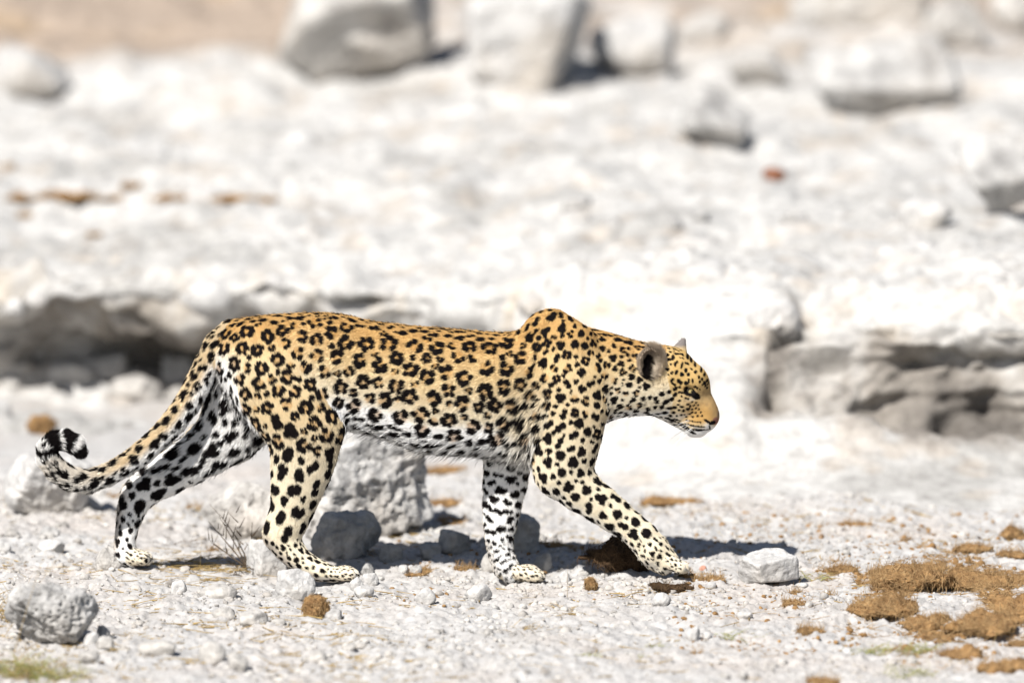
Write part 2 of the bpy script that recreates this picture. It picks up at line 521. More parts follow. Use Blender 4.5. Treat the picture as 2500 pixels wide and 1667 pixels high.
def base_coat(P, N, lab):
    n = len(P)
    x, z = P[:, 0], P[:, 2]
    top = hermite(np.clip(x, TX[0], TX[-1]), TX, TTOP); bot = hermite(np.clip(x, TX[0], TX[-1]), TX, TBOT)
    v = (top - z) / (top - bot)
    v = v + 0.05 * vnoise(P, 14, 3)
    px = x * 1000 + 1250
    C = mix(np.tile(ORANGE, (n, 1)), TAN, sstep(.02, .36, v))
    C = mix(C, CREAM, sstep(.30, .72, v))
    rear = sstep(900, 600, px)
    C = mix(C, CREAM, .45 * rear * sstep(.05, .5, v))
    whi = sstep(.66, .79, v + .03 * sstep(1000, 850, px) - .20 * sstep(1290, 1350, px))
    C = mix(C, WHITE, whi)
    side = np.where(P[:, 1] < 0, -1, 1)
    # limbs
    for nm, s in (('near_fore', -1), ('far_fore', 1), ('near_hind', -1), ('far_hind', 1)):
        m = lab == LI[nm]
        if m.any():
            zz = z[m]
            c = mix(np.tile(TAN, (m.sum(), 1)), CREAM, sstep(.50, .26, zz) if 'hind' in nm else sstep(.56, .25, zz))
            c = mix(c, np.array((.74, .66, .50)), sstep(.22, .06, zz))
            up = sstep(.42, .62, zz)
            c = mix(c, C[m], up)
            inner = sstep(-.05, .45, -N[m, 1] * s)
            inner = np.maximum(inner, sstep(.25, .75, -N[m, 2]) * .6)
            c = mix(c, WHITE, inner)
            if nm == 'near_hind':      # brown heel
                q = np.exp(-(((P[m, 0] * 1000 + 1250) - (670 + (zz * -1000 + 110) * .35)) / 22) ** 2) * sstep(.135, .115, zz) * sstep(.02, .05, zz)
                back = sstep(0.1, .7, -(N[m, 0] * .75 + N[m, 2] * .6))
                c = mix(c, GREY, back * sstep(.14, .115, zz) * .8)
            if nm == 'far_hind':
                back = sstep(0.1, .8, -N[m, 0])
                c = mix(c, GREY, back * sstep(.24, .19, zz) * sstep(.03, .08, zz) * .8)
            if nm == 'far_fore':
                c = mix(c, GREY, sstep(.2, .8, -N[m, 0]) * sstep(.11, .08, zz) * .5)
            C[m] = c
    m = lab == LI['paw']
    if m.any():
        C[m] = mix(np.tile(np.array((.70, .62, .48)), (m.sum(), 1)), np.array((.74, .70, .62)), sstep(.2, .9, np.abs(N[m, 0])))
        C[m] = mix(C[m], np.array((.10, .08, .075)), sstep(.75, .95, -N[m, 2]))
    m = lab == LI['tail']
    if m.any():
        dn = sstep(-.35, .45, -N[m, 2] * .75 + N[m, 0] * .65)
        c = mix(np.tile(np.array((.62, .49, .31)), (m.sum(), 1)), WHITE, dn)
        c = mix(c, np.array((.66, .62, .56)), sstep(330, 180, px[m]) * .85)
        C[m] = c
    # chest tuft behind the elbow is pale
    tuft = np.exp(-((px - 1275) / 45) ** 2 - ((z - .40) / .08) ** 2) * (lab == LI['trunk'])
    C = mix(C, np.array((.76, .66, .48)), .7 * tuft)
    # white under the tail root
    rump = np.exp(-((px - 545) / 30) ** 2) * sstep(.59, .52, z) * (lab != LI['tail'])
    C = mix(C, WHITE, np.clip(rump * 1.1, 0, 1))
    # head
    hd = (lab == LI['head']) | (lab == LI['muzzle'])
    if hd.any():
        Q = P[hd]; hx = Q[:, 0] * 1000 + 1250; hz = Q[:, 2]; fn_ = fbm(Q, 120, 2, 12)
        c = mix(np.tile(np.array((.52, .35, .14)), (len(Q), 1)), np.array((.62, .50, .31)), sstep(.50, .41, hz))
        c = mix(c, CREAM * .98, .45 * sstep(1650, 1600, hx))
        hpy = 1420.4 - hz * 990
        c = mix(c, np.array((.44, .26, .085)) , .95 * sstep(1650, 1700, hx) * sstep(940, 1010, hpy) * sstep(1046, 1028, hpy))
        ridge = (hx - 1690) * .86 - (hpy - 940) * .36       # towards the bridge of the nose
        c = mix(c, np.array((.36, .24, .115)), .75 * sstep(8, 26, ridge + 4 * fn_) * sstep(935, 960, hpy))
        c = mix(c, np.array((.30, .20, .10)), .5 * np.clip(fn_, 0, 1) * sstep(1650, 1680, hx) * sstep(940, 960, hpy) * sstep(1020, 1000, hpy))
        c = mix(c, WHITE, sstep(1046, 1056, hpy + .1 * (hx - 1700)) * sstep(1630, 1660, hx))
        c = mix(c, WHITE, sstep(.3, .8, -N[hd, 2]) * sstep(1000, 1020, hpy) * .8)
        c = mix(c, WHITE * .95, np.exp(-((hx - 1730) / 10) ** 2 - ((hpy - 1044) / 9) ** 2))
        C[hd] = c
    m = (lab == LI['near_ear'])
    if m.any():
        Q = P[m]; hx = Q[:, 0] * 1000 + 1250; hpy = 1420.4 - Q[:, 2] * 990 + Q[:, 1] * 139
        c = np.tile(np.array((.27, .215, .16)), (len(Q), 1))
        u = hx - 1592 + .14 * (hpy - 890); w = hpy - 890
        c = mix(c, np.array((.52, .44, .34)), sstep(4, 20, u + .35 * w))
        c = mix(c, TAN, sstep(24, 40, u + .3 * w))
        c = mix(c, TAN * .9, sstep(930, 942, hpy))
        hole = np.sqrt(((u + 6) / 17) ** 2 + ((w + 4) / 34) ** 2) + .25 * vnoise(Q, 90, 15)
        c = mix(c, BLACK, sstep(1.2, .9, hole))
        back = sstep(.15, -.1, -N[m, 1]) 
        c = mix(c, np.array((.45, .36, .25)), back)
        C[m] = c
    m = (lab == LI['far_ear'])
    if m.any():
        hpy = 1420.4 - P[m, 2] * 990
        C[m] = mix(np.tile(TAN, (m.sum(), 1)), np.array((.17, .15, .14)), sstep(866, 852, hpy))
    return C


# spots --------------------------------------------------------------------------------------------------
def spot_spec(P, N, lab):
    """per point: spacing, size, type (0 solid, 1 rosette), elongation"""
    n = len(P)
    x, z = P[:, 0], P[:, 2]
    px = x * 1000 + 1250
    top = hermite(np.clip(x, TX[0], TX[-1]), TX, TTOP); bot = hermite(np.clip(x, TX[0], TX[-1]), TX, TBOT)
    v = (top - z) / (top - bot)
    sp = np.full(n, .046); sz = np.full(n, .0168); ty = np.ones(n); el = np.full(n, 1.0)
    # rump and thigh: smaller, fuller rosettes
    r = sstep(880, 760, px)
    sp -= .006 * r; sz -= .0022 * r
    # shoulder and neck: small broken ones
    s = sstep(1230, 1330, px)
    sp -= .013 * s; sz -= .0066 * s; ty -= .35 * s
    s = sstep(1450, 1520, px)
    sz -= .0022 * s
    # back line: solid, stretched along the spine
    b = (v < .045) & (px < 1620)
    sp[b] = .031; sz[b] = .0100; ty[b] = 0; el[b] = 1.35
    # belly
    b = (v > .82) & (lab == LI['trunk']) & (px < 1310)
    sp[b] = .044; sz[b] = .0115; ty[b] = 0; el[b] = 1.6
    b = lab == LI['near_fore']
    lo = b & (z < .42)
    sp[lo] = .032; sz[lo] = .0112; ty[lo] = 0.25; el[lo] = 1.1
    lo = b & (z < .25)
    sp[lo] = .0315; sz[lo] = .0120; ty[lo] = 0
    lo = b & (z < .12)
    sp[lo] = .021; sz[lo] = .0062; ty[lo] = 0
    b = (lab == LI['near_hind'])
    lo = b & (z < .42)
    sp[lo] = .041; sz[lo] = .0165; ty[lo] = 0.7
    lo = b & (z < .33)
    sp[lo] = .041; sz[lo] = .0158; ty[lo] = 0; el[lo] = 1.3
    lo = b & (z < .115)
    sp[lo] = .024; sz[lo] = .0066; ty[lo] = 0; el[lo] = 1.3
    b = lab == LI['far_hind']
    sp[b] = .044; sz[b] = .0158; ty[b] = 0; el[b] = 1.3
    lo = b & (z < .17)
    sp[lo] = .031; sz[lo] = .0085; el[lo] = 1.3
    b = lab == LI['far_fore']
    sp[b] = .031; sz[b] = .0105; ty[b] = 0; el[b] = .66
    lo = b & (z < .10)
    sp[lo] = .022; sz[lo] = .006
    b = lab == LI['paw']
    sp[b] = .0155; sz[b] = .0036; ty[b] = 0; el[b] = 1.3
    b = lab == LI['tail']
    sp[b] = .031; sz[b] = .0108; ty[b] = 0.15; el[b] = 1.3
    b = b & (px < 250)
    sp[b] = .027; sz[b] = .0125
    b = (lab == LI['head'])
    sp[b] = .0165; sz[b] = .0048; ty[b] = 0; el[b] = 1.3
    b = (lab == LI['muzzle']) | (lab == LI['near_ear']) | (lab == LI['far_ear'])
    sp[b] = .5; sz[b] = 0
    return sp, sz, ty, el


tri = np.concatenate([BQ[:, [0, 1, 2]], BQ[:, [0, 2, 3]]])
A_, B_, C_ = BP[tri[:, 0]], BP[tri[:, 1]], BP[tri[:, 2]]
tarea = 0.5 * np.linalg.norm(np.cross(B_ - A_, C_ - A_), axis=1)


def sample_surface(n, weights=None, r=rng):
    w = tarea if weights is None else tarea * weights
    cdf = np.cumsum(w); cdf /= cdf[-1]
    i = np.searchsorted(cdf, r.random(n))
    i = np.clip(i, 0, len(tri) - 1)
    u, v = r.random(n), r.random(n)
    f = u + v > 1
    u[f], v[f] = 1 - u[f], 1 - v[f]
    w0 = 1 - u - v
    t = tri[i]
    P = BP[t[:, 0]] * w0[:, None] + BP[t[:, 1]] * u[:, None] + BP[t[:, 2]] * v[:, None]
    Nn = VN[t[:, 0]] * w0[:, None] + VN[t[:, 1]] * u[:, None] + VN[t[:, 2]] * v[:, None]
    Nn /= (np.linalg.norm(Nn, axis=1, keepdims=True) + 1e-9)
    return P, Nn, i


# facial marks: (x, y, long, short, angle) in side-view drawing units, on both cheeks
FACE = []
for xx, yy, a_, b_, an in [
        (1616, 949, 7, 6, .2), (1634, 945, 5, 5, 0), (1648, 939, 6, 5, .5), (1648, 953, 6, 5, .6), (1587, 957, 6, 5, .5), (1601, 960, 6, 5, .5), (1606, 969, 5, 5, 0), (1573, 972, 5, 7, 0),
        (1626, 971, 9, 6, .6), (1640, 964, 6, 5, .4), (1659, 969, 4, 3, .3), (1600, 984, 5, 6, 0), (1617, 984, 6, 5, 0), (1583, 988, 6, 6, 0), (1636, 988, 8, 4, 0), (1656, 979, 4, 3, 0), (1665, 985, 5, 3, -.3),
        (1680, 992, 5, 4, 0), (1679, 980, 4, 3, 0), (1685, 986, 3, 4, 0), (1690, 994, 3, 3, 0), (1669, 996, 4, 4, 0), (1658, 994, 4, 3, 0), (1645, 1001, 4, 4, 0), (1624, 1001, 7, 5, .2), (1608, 1005, 6, 3, 0),
        (1653, 1011, 3, 3, 0), (1664, 1008, 4, 3, .4), (1672, 1007, 3, 2, .3), (1684, 1006, 4, 2, .3), (1637, 1011, 5, 4, -.2), (1590, 1009, 9, 5, -.3), (1597, 1017, 9, 4, -.1), (1568, 1000, 5, 8, 0),
        (1641, 916, 6, 4, .7), (1656, 919, 5, 5, 0), (1662, 924, 4, 5, 0), (1651, 899, 6, 4, .9), (1674, 897, 4, 5, 0), (1680, 906, 4, 4, 0), (1664, 885, 3, 7, -.3), (1627, 861, 7, 3, -.1), (1632, 870, 7, 3, -.15),
        (1643, 867, 4, 5, 0), (1648, 881, 3, 5, 0), (1653, 877, 3, 3, 0), (1681, 920, 3, 5, 0), (1690, 921, 3, 6, .1), (1675, 926, 6, 4, -.4), (1698, 903, 4, 3, 0), (1706, 915, 3, 4, .3), (1714, 921, 3, 4, .4),
        (1720, 931, 3, 5, .5), (1708, 925, 3, 4, 0), (1697, 890, 3, 4, .5), (1688, 880, 3, 5, .6), (1679, 872, 3, 5, .7), (1712, 903, 3, 4, .7), (1720, 914, 3, 4, .6), (1726, 929, 3, 4, .6)]:
    FACE.append((xx, yy, a_, b_, an))
for xx_, yy_ in ((1694, 985), (1700, 978), (1699, 992), (1690, 1002), (1698, 1004), (1706, 996), (1704, 985), (1690, 975), (1711, 1003), (1703, 1012), (1692, 1013), (1714, 1012), (1676, 1014), (1728, 937), (1722, 940), (1726, 946), (1716, 934)):
    FACE.append((xx_, yy_, 3.4, 2.4, .4))
for k_ in range(6):
    FACE.append((1677 + 6.6 * k_, 1022.5 + .9 * k_, 2.9, 1.9, -.1))
for k_ in range(8):
    FACE.append((1674 + 6.4 * k_, 1033 + 1.0 * k_, 3.2, 2.2, -.15))
for k_ in range(7):
    FACE.append((1681 + 6.2 * k_, 1046 + .25 * k_, 3.2, 2.0, 0))


SPp, SPn, _ = sample_surface(90000)
SPl, SPf = label_points(SPp)
_, ssz, sty, sel = spot_spec(SPp, SPn, SPl)
acc = np.zeros((9000, 3)); accn = np.zeros((9000, 3)); accs = np.zeros(9000); seeds = []; seed_size = []
nacc = 0
qx_, qy_ = SPp[:, 0] * 1000 + 1250, 1420.4 - SPp[:, 2] * 990
blocked = (ssz == 0) | ((SPl == LI['head']) & (((qx_ - 1720) ** 2 + (qy_ - 985) ** 2 < 34 ** 2) | ((qx_ - 1686) ** 2 + (qy_ - 957) ** 2 < 17 ** 2)))
_fx = np.array([(a, b) for a, b, c, d, e in FACE])
_h = np.where((SPl == LI['head']) | (qx_ > 1562))[0]
_hy = 1420.4 - SPp[_h, 2] * 990 - np.abs(SPp[_h, 1]) * 139
_dm = np.min(np.hypot(qx_[_h][:, None] - _fx[None, :, 0], _hy[:, None] - _fx[None, :, 1]), axis=1)
blocked[(SPl == LI['trunk']) & (qx_ > 1580)] = True
blocked[_h[(_dm < 10.5) | ((qx_[_h] > 1662) & (_hy > 985)) | (qx_[_h] > 1722)]] = True
for scale_, part_ in ((1.12, (0, 14000)), (1.0, (14000, 28000)), (.86, (28000, 46000)), (.70, (46000, 66000)), (.55, (66000, 90000))):
    for i in range(*part_):
        if blocked[i]:
            continue
        r_ = ssz[i] * scale_ * (1.04 if sty[i] > .5 else 1.04)
        if nacc:
            dd = np.abs(acc[:nacc] - SPp[i])
            near = dd.max(axis=1) < .06
            if near.any():
                d = np.linalg.norm(acc[:nacc][near] - SPp[i], axis=1)
                same = (accn[:nacc][near] @ SPn[i]) > -.2
                rj = accs[:nacc][near]
                if np.any((d < (r_ + rj) + (.08 if sty[i] > .5 else .14) * np.minimum(r_, rj) + .0010) & same):
                    continue
        acc[nacc] = SPp[i]; accn[nacc] = SPn[i]; accs[nacc] = r_; nacc += 1
        seeds.append(i); seed_size.append(r_ / (1.04 if sty[i] > .5 else 1.04))
print('seeds', nacc)

spot_rng = np.random.default_rng(31)
SEEDS = []
for i, ssize_ in zip(seeds, seed_size):
    nrm = SPn[i]
    f = SPf[i] - nrm * (SPf[i] @ nrm); f /= (np.linalg.norm(f) + 1e-9)
    b = np.cross(nrm, f)
    size = ssize_ * spot_rng.uniform(.96, 1.08)
    blobs = []
    if spot_rng.random() < sty[i] and (ssize_ > .0086):
        # rosette: arcs of blobs round a darker centre, one or two gaps
        big = ssize_ > .0140
        m = spot_rng.integers(4, 7) if big else spot_rng.integers(3, 5)
        a0 = spot_rng.uniform(0, 6.28)
        gap = spot_rng.random() < .65
        rr = size * (.70 if big else .62)
        sx = spot_rng.uniform(.85, 1.2)
        for j in range(m):
            if gap and j == 0 and spot_rng.random() < .8:
                continue
            a = a0 + 6.283 * j / m + spot_rng.normal(0, .16)
            R = rr * spot_rng.uniform(.85, 1.12)
            ca, sa = math.cos(a), math.sin(a)
            tang = size * spot_rng.uniform(.38, .64) * (5.0 / m) ** .5
            rad = size * spot_rng.uniform(.39, .51) * (1.0 if big else 1.12)
            blobs.append((R * ca * sx, R * sa, a + math.pi / 2 + spot_rng.normal(0, .25), tang, rad))
        centre = True
    else:
        m = spot_rng.integers(1, 4)
        a0 = spot_rng.uniform(0, 6.28)
        e = sel[i]
        for j in range(m):
            off = size * .48 * (m > 1)
            a = a0 + 6.283 * j / m
            s = size * (.95 if m == 1 else .70) * spot_rng.uniform(.85, 1.1)
            ee = e * spot_rng.uniform(.85, 1.15)
            blobs.append((off * math.cos(a) * max(e, .8), off * math.sin(a) / max(e, .8), spot_rng.normal(0, .25), s * ee ** .5, s / ee ** .5))
        centre = False
    SEEDS.append((SPp[i], nrm, f, b, size, blobs, centre, SPl[i]))

def coat(P, N, lab, seed=0):
    """final colour and darkness of the coat at points on the body"""
    C = base_coat(P, N, lab)
    n = len(P)
    dark = np.full(n, 9.0)        # normalised distance to the nearest blob (<1 = black)
    ros = np.zeros(n)
    cell = 0.03
    K = np.floor((P + 2) / cell).astype(np.int64)
    key = (K[:, 0] * 4096 + K[:, 1]) * 4096 + K[:, 2]
    order = np.argsort(key, kind='stable'); sk = key[order]
    wob = 0.17 * vnoise(P, 130, 5) + 0.08 * vnoise(P, 320, 6)
    for (c, nr, f, b, size, blobs, centre, lb) in SEEDS:
        k0 = np.floor((c + 2 - .032) / cell).astype(int); k1 = np.floor((c + 2 + .032) / cell).astype(int)
        idx = []
        for a_ in range(k0[0], k1[0] + 1):
            for b_ in range(k0[1], k1[1] + 1):
                lo_ = (a_ * 4096 + b_) * 4096
                s0 = np.searchsorted(sk, lo_ + k0[2]); s1 = np.searchsorted(sk, lo_ + k1[2], side='right')
                if s1 > s0:
                    idx.append(order[s0:s1])
        if not idx:
            continue
        idx = np.concatenate(idx)
        D = P[idx] - c
        ok = (np.abs(D @ nr) < .03) & ((N[idx] @ nr) > 0.15)
        idx = idx[ok]; D = D[ok]
        if len(idx) == 0:
            continue
        u, v = D @ f, D @ b
        rad = np.sqrt(u * u + v * v)
        if centre:
            ros[idx] = np.maximum(ros[idx], sstep(size * 1.0, size * .55, rad))
        for (bu, bv, an, la, sa_) in blobs:
            ca, sa = math.cos(an), math.sin(an)
            uu = (u - bu) * ca + (v - bv) * sa; vv = -(u - bu) * sa + (v - bv) * ca
            q = np.sqrt((uu / la) ** 2 + (vv / sa_) ** 2)
            dark[idx] = np.minimum(dark[idx], q)
    dark = dark + wob
    C = mix(C, ROS, ros * .55 * ((lab == LI['trunk']) | (lab == LI['near_hind']) | (lab == LI['near_fore'])))
    # face
    hd = (lab == LI['head']) | (lab == LI['muzzle']) | ((lab == LI['trunk']) & (P[:, 0] > .30))
    if hd.any():
        Q = P[hd]
        hx = Q[:, 0] * 1000 + 1250; hy = 1420.4 - Q[:, 2] * 990 - np.abs(Q[:, 1]) * 139
        fd = np.full(len(Q), 9.0)
        own = hx > 1560
        for xx, yy, a_, b_, an in FACE:
            ca, sa = math.cos(an), math.sin(an)
            uu = (hx - xx) * ca - (hy - yy) * sa; vv = (hx - xx) * sa + (hy - yy) * ca
            fd = np.minimum(fd, np.sqrt((uu / a_) ** 2 + (vv / b_) ** 2))
        dd = dark[hd]
        isface = ((lab[hd] != LI['trunk']) | (hx > 1575)) & (hx > 1560)
        dd = np.where(isface, np.minimum(fd * .88 + wob[hd] * .6, dd), dd)
        # eye rim and tear mark, lower lip, jaw marks
        def blob(x0, y0, a_, b_, an):
            ca, sa = math.cos(an), math.sin(an)
            uu = (hx - x0) * ca - (hy - y0) * sa; vv = (hx - x0) * sa + (hy - y0) * ca
            return np.sqrt((uu / a_) ** 2 + (vv / b_) ** 2)
        dd = np.minimum(dd, blob(1684, 951, 17, 9.5, -.28))
        dd = np.minimum(dd, blob(1699, 961, 13, 8.5, -.75))
        dd = np.minimum(dd, blob(1714, 1049.5, 24, 2.4, .03))
        dd = np.minimum(dd, blob(1741, 1031, 7, 5.5, -.5))
        dd = np.minimum(dd, blob(1672, 1041, 22, 5.5, -.62) + .0)
        dd = np.minimum(dd, blob(1688, 1054, 14, 4, -.45))
        dd = np.minimum(dd, blob(1640, 1024, 14, 4, -.4))
        dd = np.minimum(dd, blob(1727, 1026, 12, 3.4, -.62))
        dd = np.minimum(dd, blob(1736, 1032, 6, 4.6, -.3))
        dd = np.minimum(dd, blob(1733, 1043, 2.2, 8, .2))
        dark[hd] = dd
        c = C[hd]
        c = mix(c, PINK, sstep(9.5, 6.5, np.sqrt((hx - 1747) ** 2 + ((hy - 1029) * .8) ** 2)))
        c = mix(c, np.array((.16, .11, .085)), sstep(1748, 1754, hx) * sstep(1026, 1020, hy) * sstep(1004, 1012, hy) * .8)
        c = mix(c, np.array((.76, .68, .54)), np.clip(np.exp(-((hx - 1690) / 13) ** 2 - ((hy - 968) / 4.5) ** 2), 0, 1) * .7)
        C[hd] = c
    # tail tip rings
    t = lab == LI['tail']
    if t.any():
        Q = P[t]
        TP = np.array([W(a, b, y) for a, b, r, y in TAIL])
        seg = np.linalg.norm(np.diff(TP, axis=0), axis=1); cum = np.concatenate([[0], np.cumsum(seg)])
        best = np.full(len(Q), 9.0); s = np.zeros(len(Q))
        for j in range(len(seg)):
            ab = TP[j + 1] - TP[j]
            tt = np.clip(((Q - TP[j]) @ ab) / (ab @ ab), 0, 1)
            dd = np.linalg.norm(Q - TP[j] - tt[:, None] * ab, axis=1)
            u = dd < best
            best[u] = dd[u]; s[u] = cum[j] + tt[u] * seg[j]
        L = cum[-1]
        e = L + .012 - s + 0.0035 * vnoise(Q, 60, 8)
        ring = np.full(len(Q), 9.0)
        for a_, b_ in ((-.04, .026), (.035, .062), (.071, .100), (.112, .130), ):
            ring = np.minimum(ring, np.abs(e - (a_ + b_) / 2) / ((b_ - a_) / 2))
        tip = e < .135
        dk = dark[t]
        dk = np.where(tip, np.minimum(ring + wob[t] * .5, np.where((e > .1), dk, 9)), dk)
        dark[t] = dk
        c = C[t]; c = mix(c, WHITE * .92, (e < .14) * 1.0); C[t] = c
    k = sstep(1.08, .90, dark)
    BL = np.tile(BLACK, (n, 1))
    return mix(C, BL, k), k


vl, vf = label_points(BP)
VC, vk = coat(BP, VN, vl)
set_col(body_me, VC)
M_COAT = attr_material('leopard_skin', 'coat', 0.8, 0.05)
leopard = link('leopard', None, label='spotted leopard walking to the right with its head held low', category='leopard')
leopard.location = (0, 0, 0)
body = link('body', body_me, M_COAT, leopard)

# fur ------------------------------------------------------------------------------------------------------
tl = vl[tri[:, 0]]
hairw = np.ones(len(tri))
hairw[tl == LI['head']] = 2.3
hairw[tl == LI['muzzle']] = 2.3
hairw[tl == LI['near_ear']] = 1.8
hairw[tl == LI['paw']] = 1.4
hairw *= np.where(A_[:, 1] > .03, .55, 1.0)
NH = 330000
HP, HN, HI = sample_surface(NH, hairw)
HL, HF = label_points(HP)
HC, HK = coat(HP, HN, HL)
hpx = HP[:, 0] * 1000 + 1250
length = np.full(NH, .0070)
topz = hermite(np.clip(HP[:, 0], TX[0], TX[-1]), TX, TTOP); botz = hermite(np.clip(HP[:, 0], TX[0], TX[-1]), TX, TBOT)
hv = (topz - HP[:, 2]) / (topz - botz)
tr_ = HL == LI['trunk']
length = np.where(tr_, .0068 + .010 * sstep(.76, .98, hv) * sstep(1400, 1300, hpx), length)
length = np.where(tr_ & (hpx > 1380), .0055, length)
length = length + tr_ * .010 * np.exp(-((hpx - 1275) / 45) ** 2 - ((HP[:, 2] - .40) / .09) ** 2)
for nm, l_ in (('head', .0034), ('muzzle', .0022), ('near_ear', .006), ('far_ear', .0045), ('near_fore', .0050), ('far_fore', .0058), ('near_hind', .0055), ('far_hind', .0070), ('paw', .0035), ('tail', .0100)):
    length[HL == LI[nm]] = l_
leg = (HL == LI['near_hind']) | (HL == LI['far_hind'])
length = np.where(leg & (HP[:, 2] > .30), .0068, length)
length = np.where((HL == LI['far_hind']) & (HP[:, 2] > .25), .012, length)
length = np.where(leg & (HP[:, 2] < .12), .004, length)
length = np.where((HL == LI['tail']) & (hpx < 240), .0115, length)
length = np.where((HL == LI['near_ear']) & (hpx > 1586), .017, length)
length *= rng.uniform(.7, 1.2, NH)
# bare skin: nose, eyes, pads
hy_ = 1420.4 - HP[:, 2] * 990 - np.abs(HP[:, 1]) * 139
bare = (HL == LI['muzzle']) & ((hpx - 1748) ** 2 + (hy_ - 1027) ** 2 < 13 ** 2)
bare |= (HL == LI['head']) & (((hpx - 1684) / 14) ** 2 + ((hy_ - 953) / 8) ** 2 < 1)
bare |= (HL == LI['near_ear']) & (HK > .5)
bare |= (HL == LI['paw']) & (HN[:, 2] < -.8)
keep = ~bare
HP, HN, HL, HF, HC, length, hpx, HK = [a[keep] for a in (HP, HN, HL, HF, HC, length, hpx, HK)]
NH = len(HP)
flow = HF.copy()
fn = np.stack([vnoise(HP, 22, 21 + i) for i in range(3)], axis=1)
flow += .13 * fn + rng.normal(0, .13, (NH, 3))
tu = np.exp(-((hpx - 1270) / 60) ** 2 - ((HP[:, 2] - .37) / .09) ** 2) * (HL == LI['trunk'])
flow += tu[:, None] * (np.array([-.5, -.2, -1.1]) + .5 * np.stack([vnoise(HP, 60, 31 + i) for i in range(3)], axis=1))
flow -= HN * np.sum(flow * HN, axis=1, keepdims=True)
flow /= (np.linalg.norm(flow, axis=1, keepdims=True) + 1e-9)
lift = np.full(NH, .34)
lift[HL == LI['tail']] = .55
lift[HL == LI['near_ear']] = .8
lift = lift + .22 * sstep(.012, .022, length)
lift *= rng.uniform(.6, 1.4, NH)
stray = (rng.random(NH) < .03) & (length > .0045) & (HL != LI['tail']) & (HL != LI['near_ear'])
lift[stray] *= 2.0; length[stray] *= 1.45
S = np.array([0, .33, .68, 1.0])
PTS = np.zeros((NH, 4, 3), np.float32)
for j, s in enumerate(S):
    h = lift * (s * 1.35 - .62 * s * s)
    droop = np.zeros((NH, 3)); droop[:, 2] = -.25 * s * s * sstep(.012, .024, length)
    PTS[:, j] = HP - HN * .0006 + length[:, None] * (flow * s + HN * h[:, None] + droop)
RAD = np.zeros((NH, 4), np.float32)
base_r = np.where((HL == LI['head']) | (HL == LI['muzzle']) | (HL == LI['paw']), .00030, .00040)
for j, f_ in enumerate((1.0, 1.0, .75, .12)):
    RAD[:, j] = base_r * f_
fur = bpy.data.hair_curves.new('leopard_fur')
fur.add_curves([4] * NH)
fur.attributes['position'].data.foreach_set('vector', PTS.ravel())
ra = fur.attributes.new('radius', 'FLOAT', 'POINT'); ra.data.foreach_set('value', RAD.ravel())
bright = rng.uniform(.86, 1.12, NH)[:, None] * (1 + .05 * vnoise(HP, 45, 77))[:, None]
FC = np.ones((NH, 4), np.float32); FC[:, :3] = np.clip(HC * bright, 0, .86)
ca_ = fur.attributes.new('coat', 'FLOAT_COLOR', 'CURVE'); ca_.data.foreach_set('color', FC.ravel())
M_FUR = attr_material('leopard_fur', 'coat', 0.8, 0.04)
fur_o = link('fur', fur, None, leopard)
fur.materials.append(M_FUR)

# eyes, whiskers ----------------------------------------------------------------------------------------------
bvh = BVHTree.FromPolygons([tuple(v) for v in BP], [tuple(q) for q in BQ.tolist()]) if False else None


def uv_sphere(r, seg=24, rings=16):
    V, F = [], []
    for i in range(rings + 1):
        t = math.pi * i / rings
        for j in range(seg):
            p = 2 * math.pi * j / seg
            V.append((r * math.sin(t) * math.cos(p), r * math.sin(t) * math.sin(p), r * math.cos(t)))
    for i in range(rings):
        for j in range(seg):
            F.append((i * seg + j, (i + 1) * seg + j, (i + 1) * seg + (j + 1) % seg, i * seg + (j + 1) % seg))
    return np.array(V), np.array(F)


m_eye = attr_material('eye', 'coat', 0.08, 0.6)
EV, EF = uv_sphere(.0106, 32, 24)
for s in (-1, 1):
    ctr = W(1684, 954 + (5 if s > 0 else 0), s * .0318)
    gaze = np.array([.50, s * .86, -.05]); gaze /= np.linalg.norm(gaze)
    me = make_mesh('eye', EV, EF)
    ang = np.degrees(np.arccos(np.clip((EV / .0106) @ gaze, -1, 1)))
    col = np.tile(np.array((.30, .24, .17)), (len(EV), 1))
    col[ang < 50] = (.22, .17, .07)
    col[ang < 44] = (.36, .28, .11)
    col[ang < 17] = (.006, .006, .006)
    col[(ang > 50) & (ang < 60)] = (.03, .025, .02)
    set_col(me, col)
    link('eye', me, m_eye, leopard, ctr)

wr = np.random.default_rng(5)
wp, wrad = [], []
for s in (-1, 1):
    for row, (x0, y0) in enumerate(((1690, 1023), (1688, 1033), (1692, 1042), (1684, 1047))):
        for k_ in range(5 if s < 0 else 3):
            r0 = W(x0 + wr.uniform(-8, 12), y0 + wr.uniform(-2, 2), s * .0245)
            L = wr.uniform(.03, .065)
            d = np.array([-.75 + wr.normal(0, .12), s * .35, -.15 - .10 * row + wr.normal(0, .1)]); d /= np.linalg.norm(d)
            c = np.array([0, 0, -1.0]) * L * wr.uniform(.0, .35)
            for t in (0, .33, .66, 1):
                wp.append(r0 + d * L * t + c * t * t)
            wrad += [.00030, .00028, .00020, .00006]
wh = bpy.data.hair_curves.new('whiskers')
wh.add_curves([4] * (len(wp) // 4))
wh.attributes['position'].data.foreach_set('vector', np.array(wp, np.float32).ravel())
wa = wh.attributes.new('radius', 'FLOAT', 'POINT'); wa.data.foreach_set('value', np.array(wrad, np.float32))
M_WH = plain_material('whisker', (.82, .82, .80), 0.4, 0.4)
wh.materials.append(M_WH)
link('whiskers', wh, None, leopard)
# ------------------------------------------------------------------ ground
PAWS = [(835, 1424, -.08), (340, 1384, .065), (1275, 1428, .035)]
PAWZ = [W(*p) for p in PAWS]


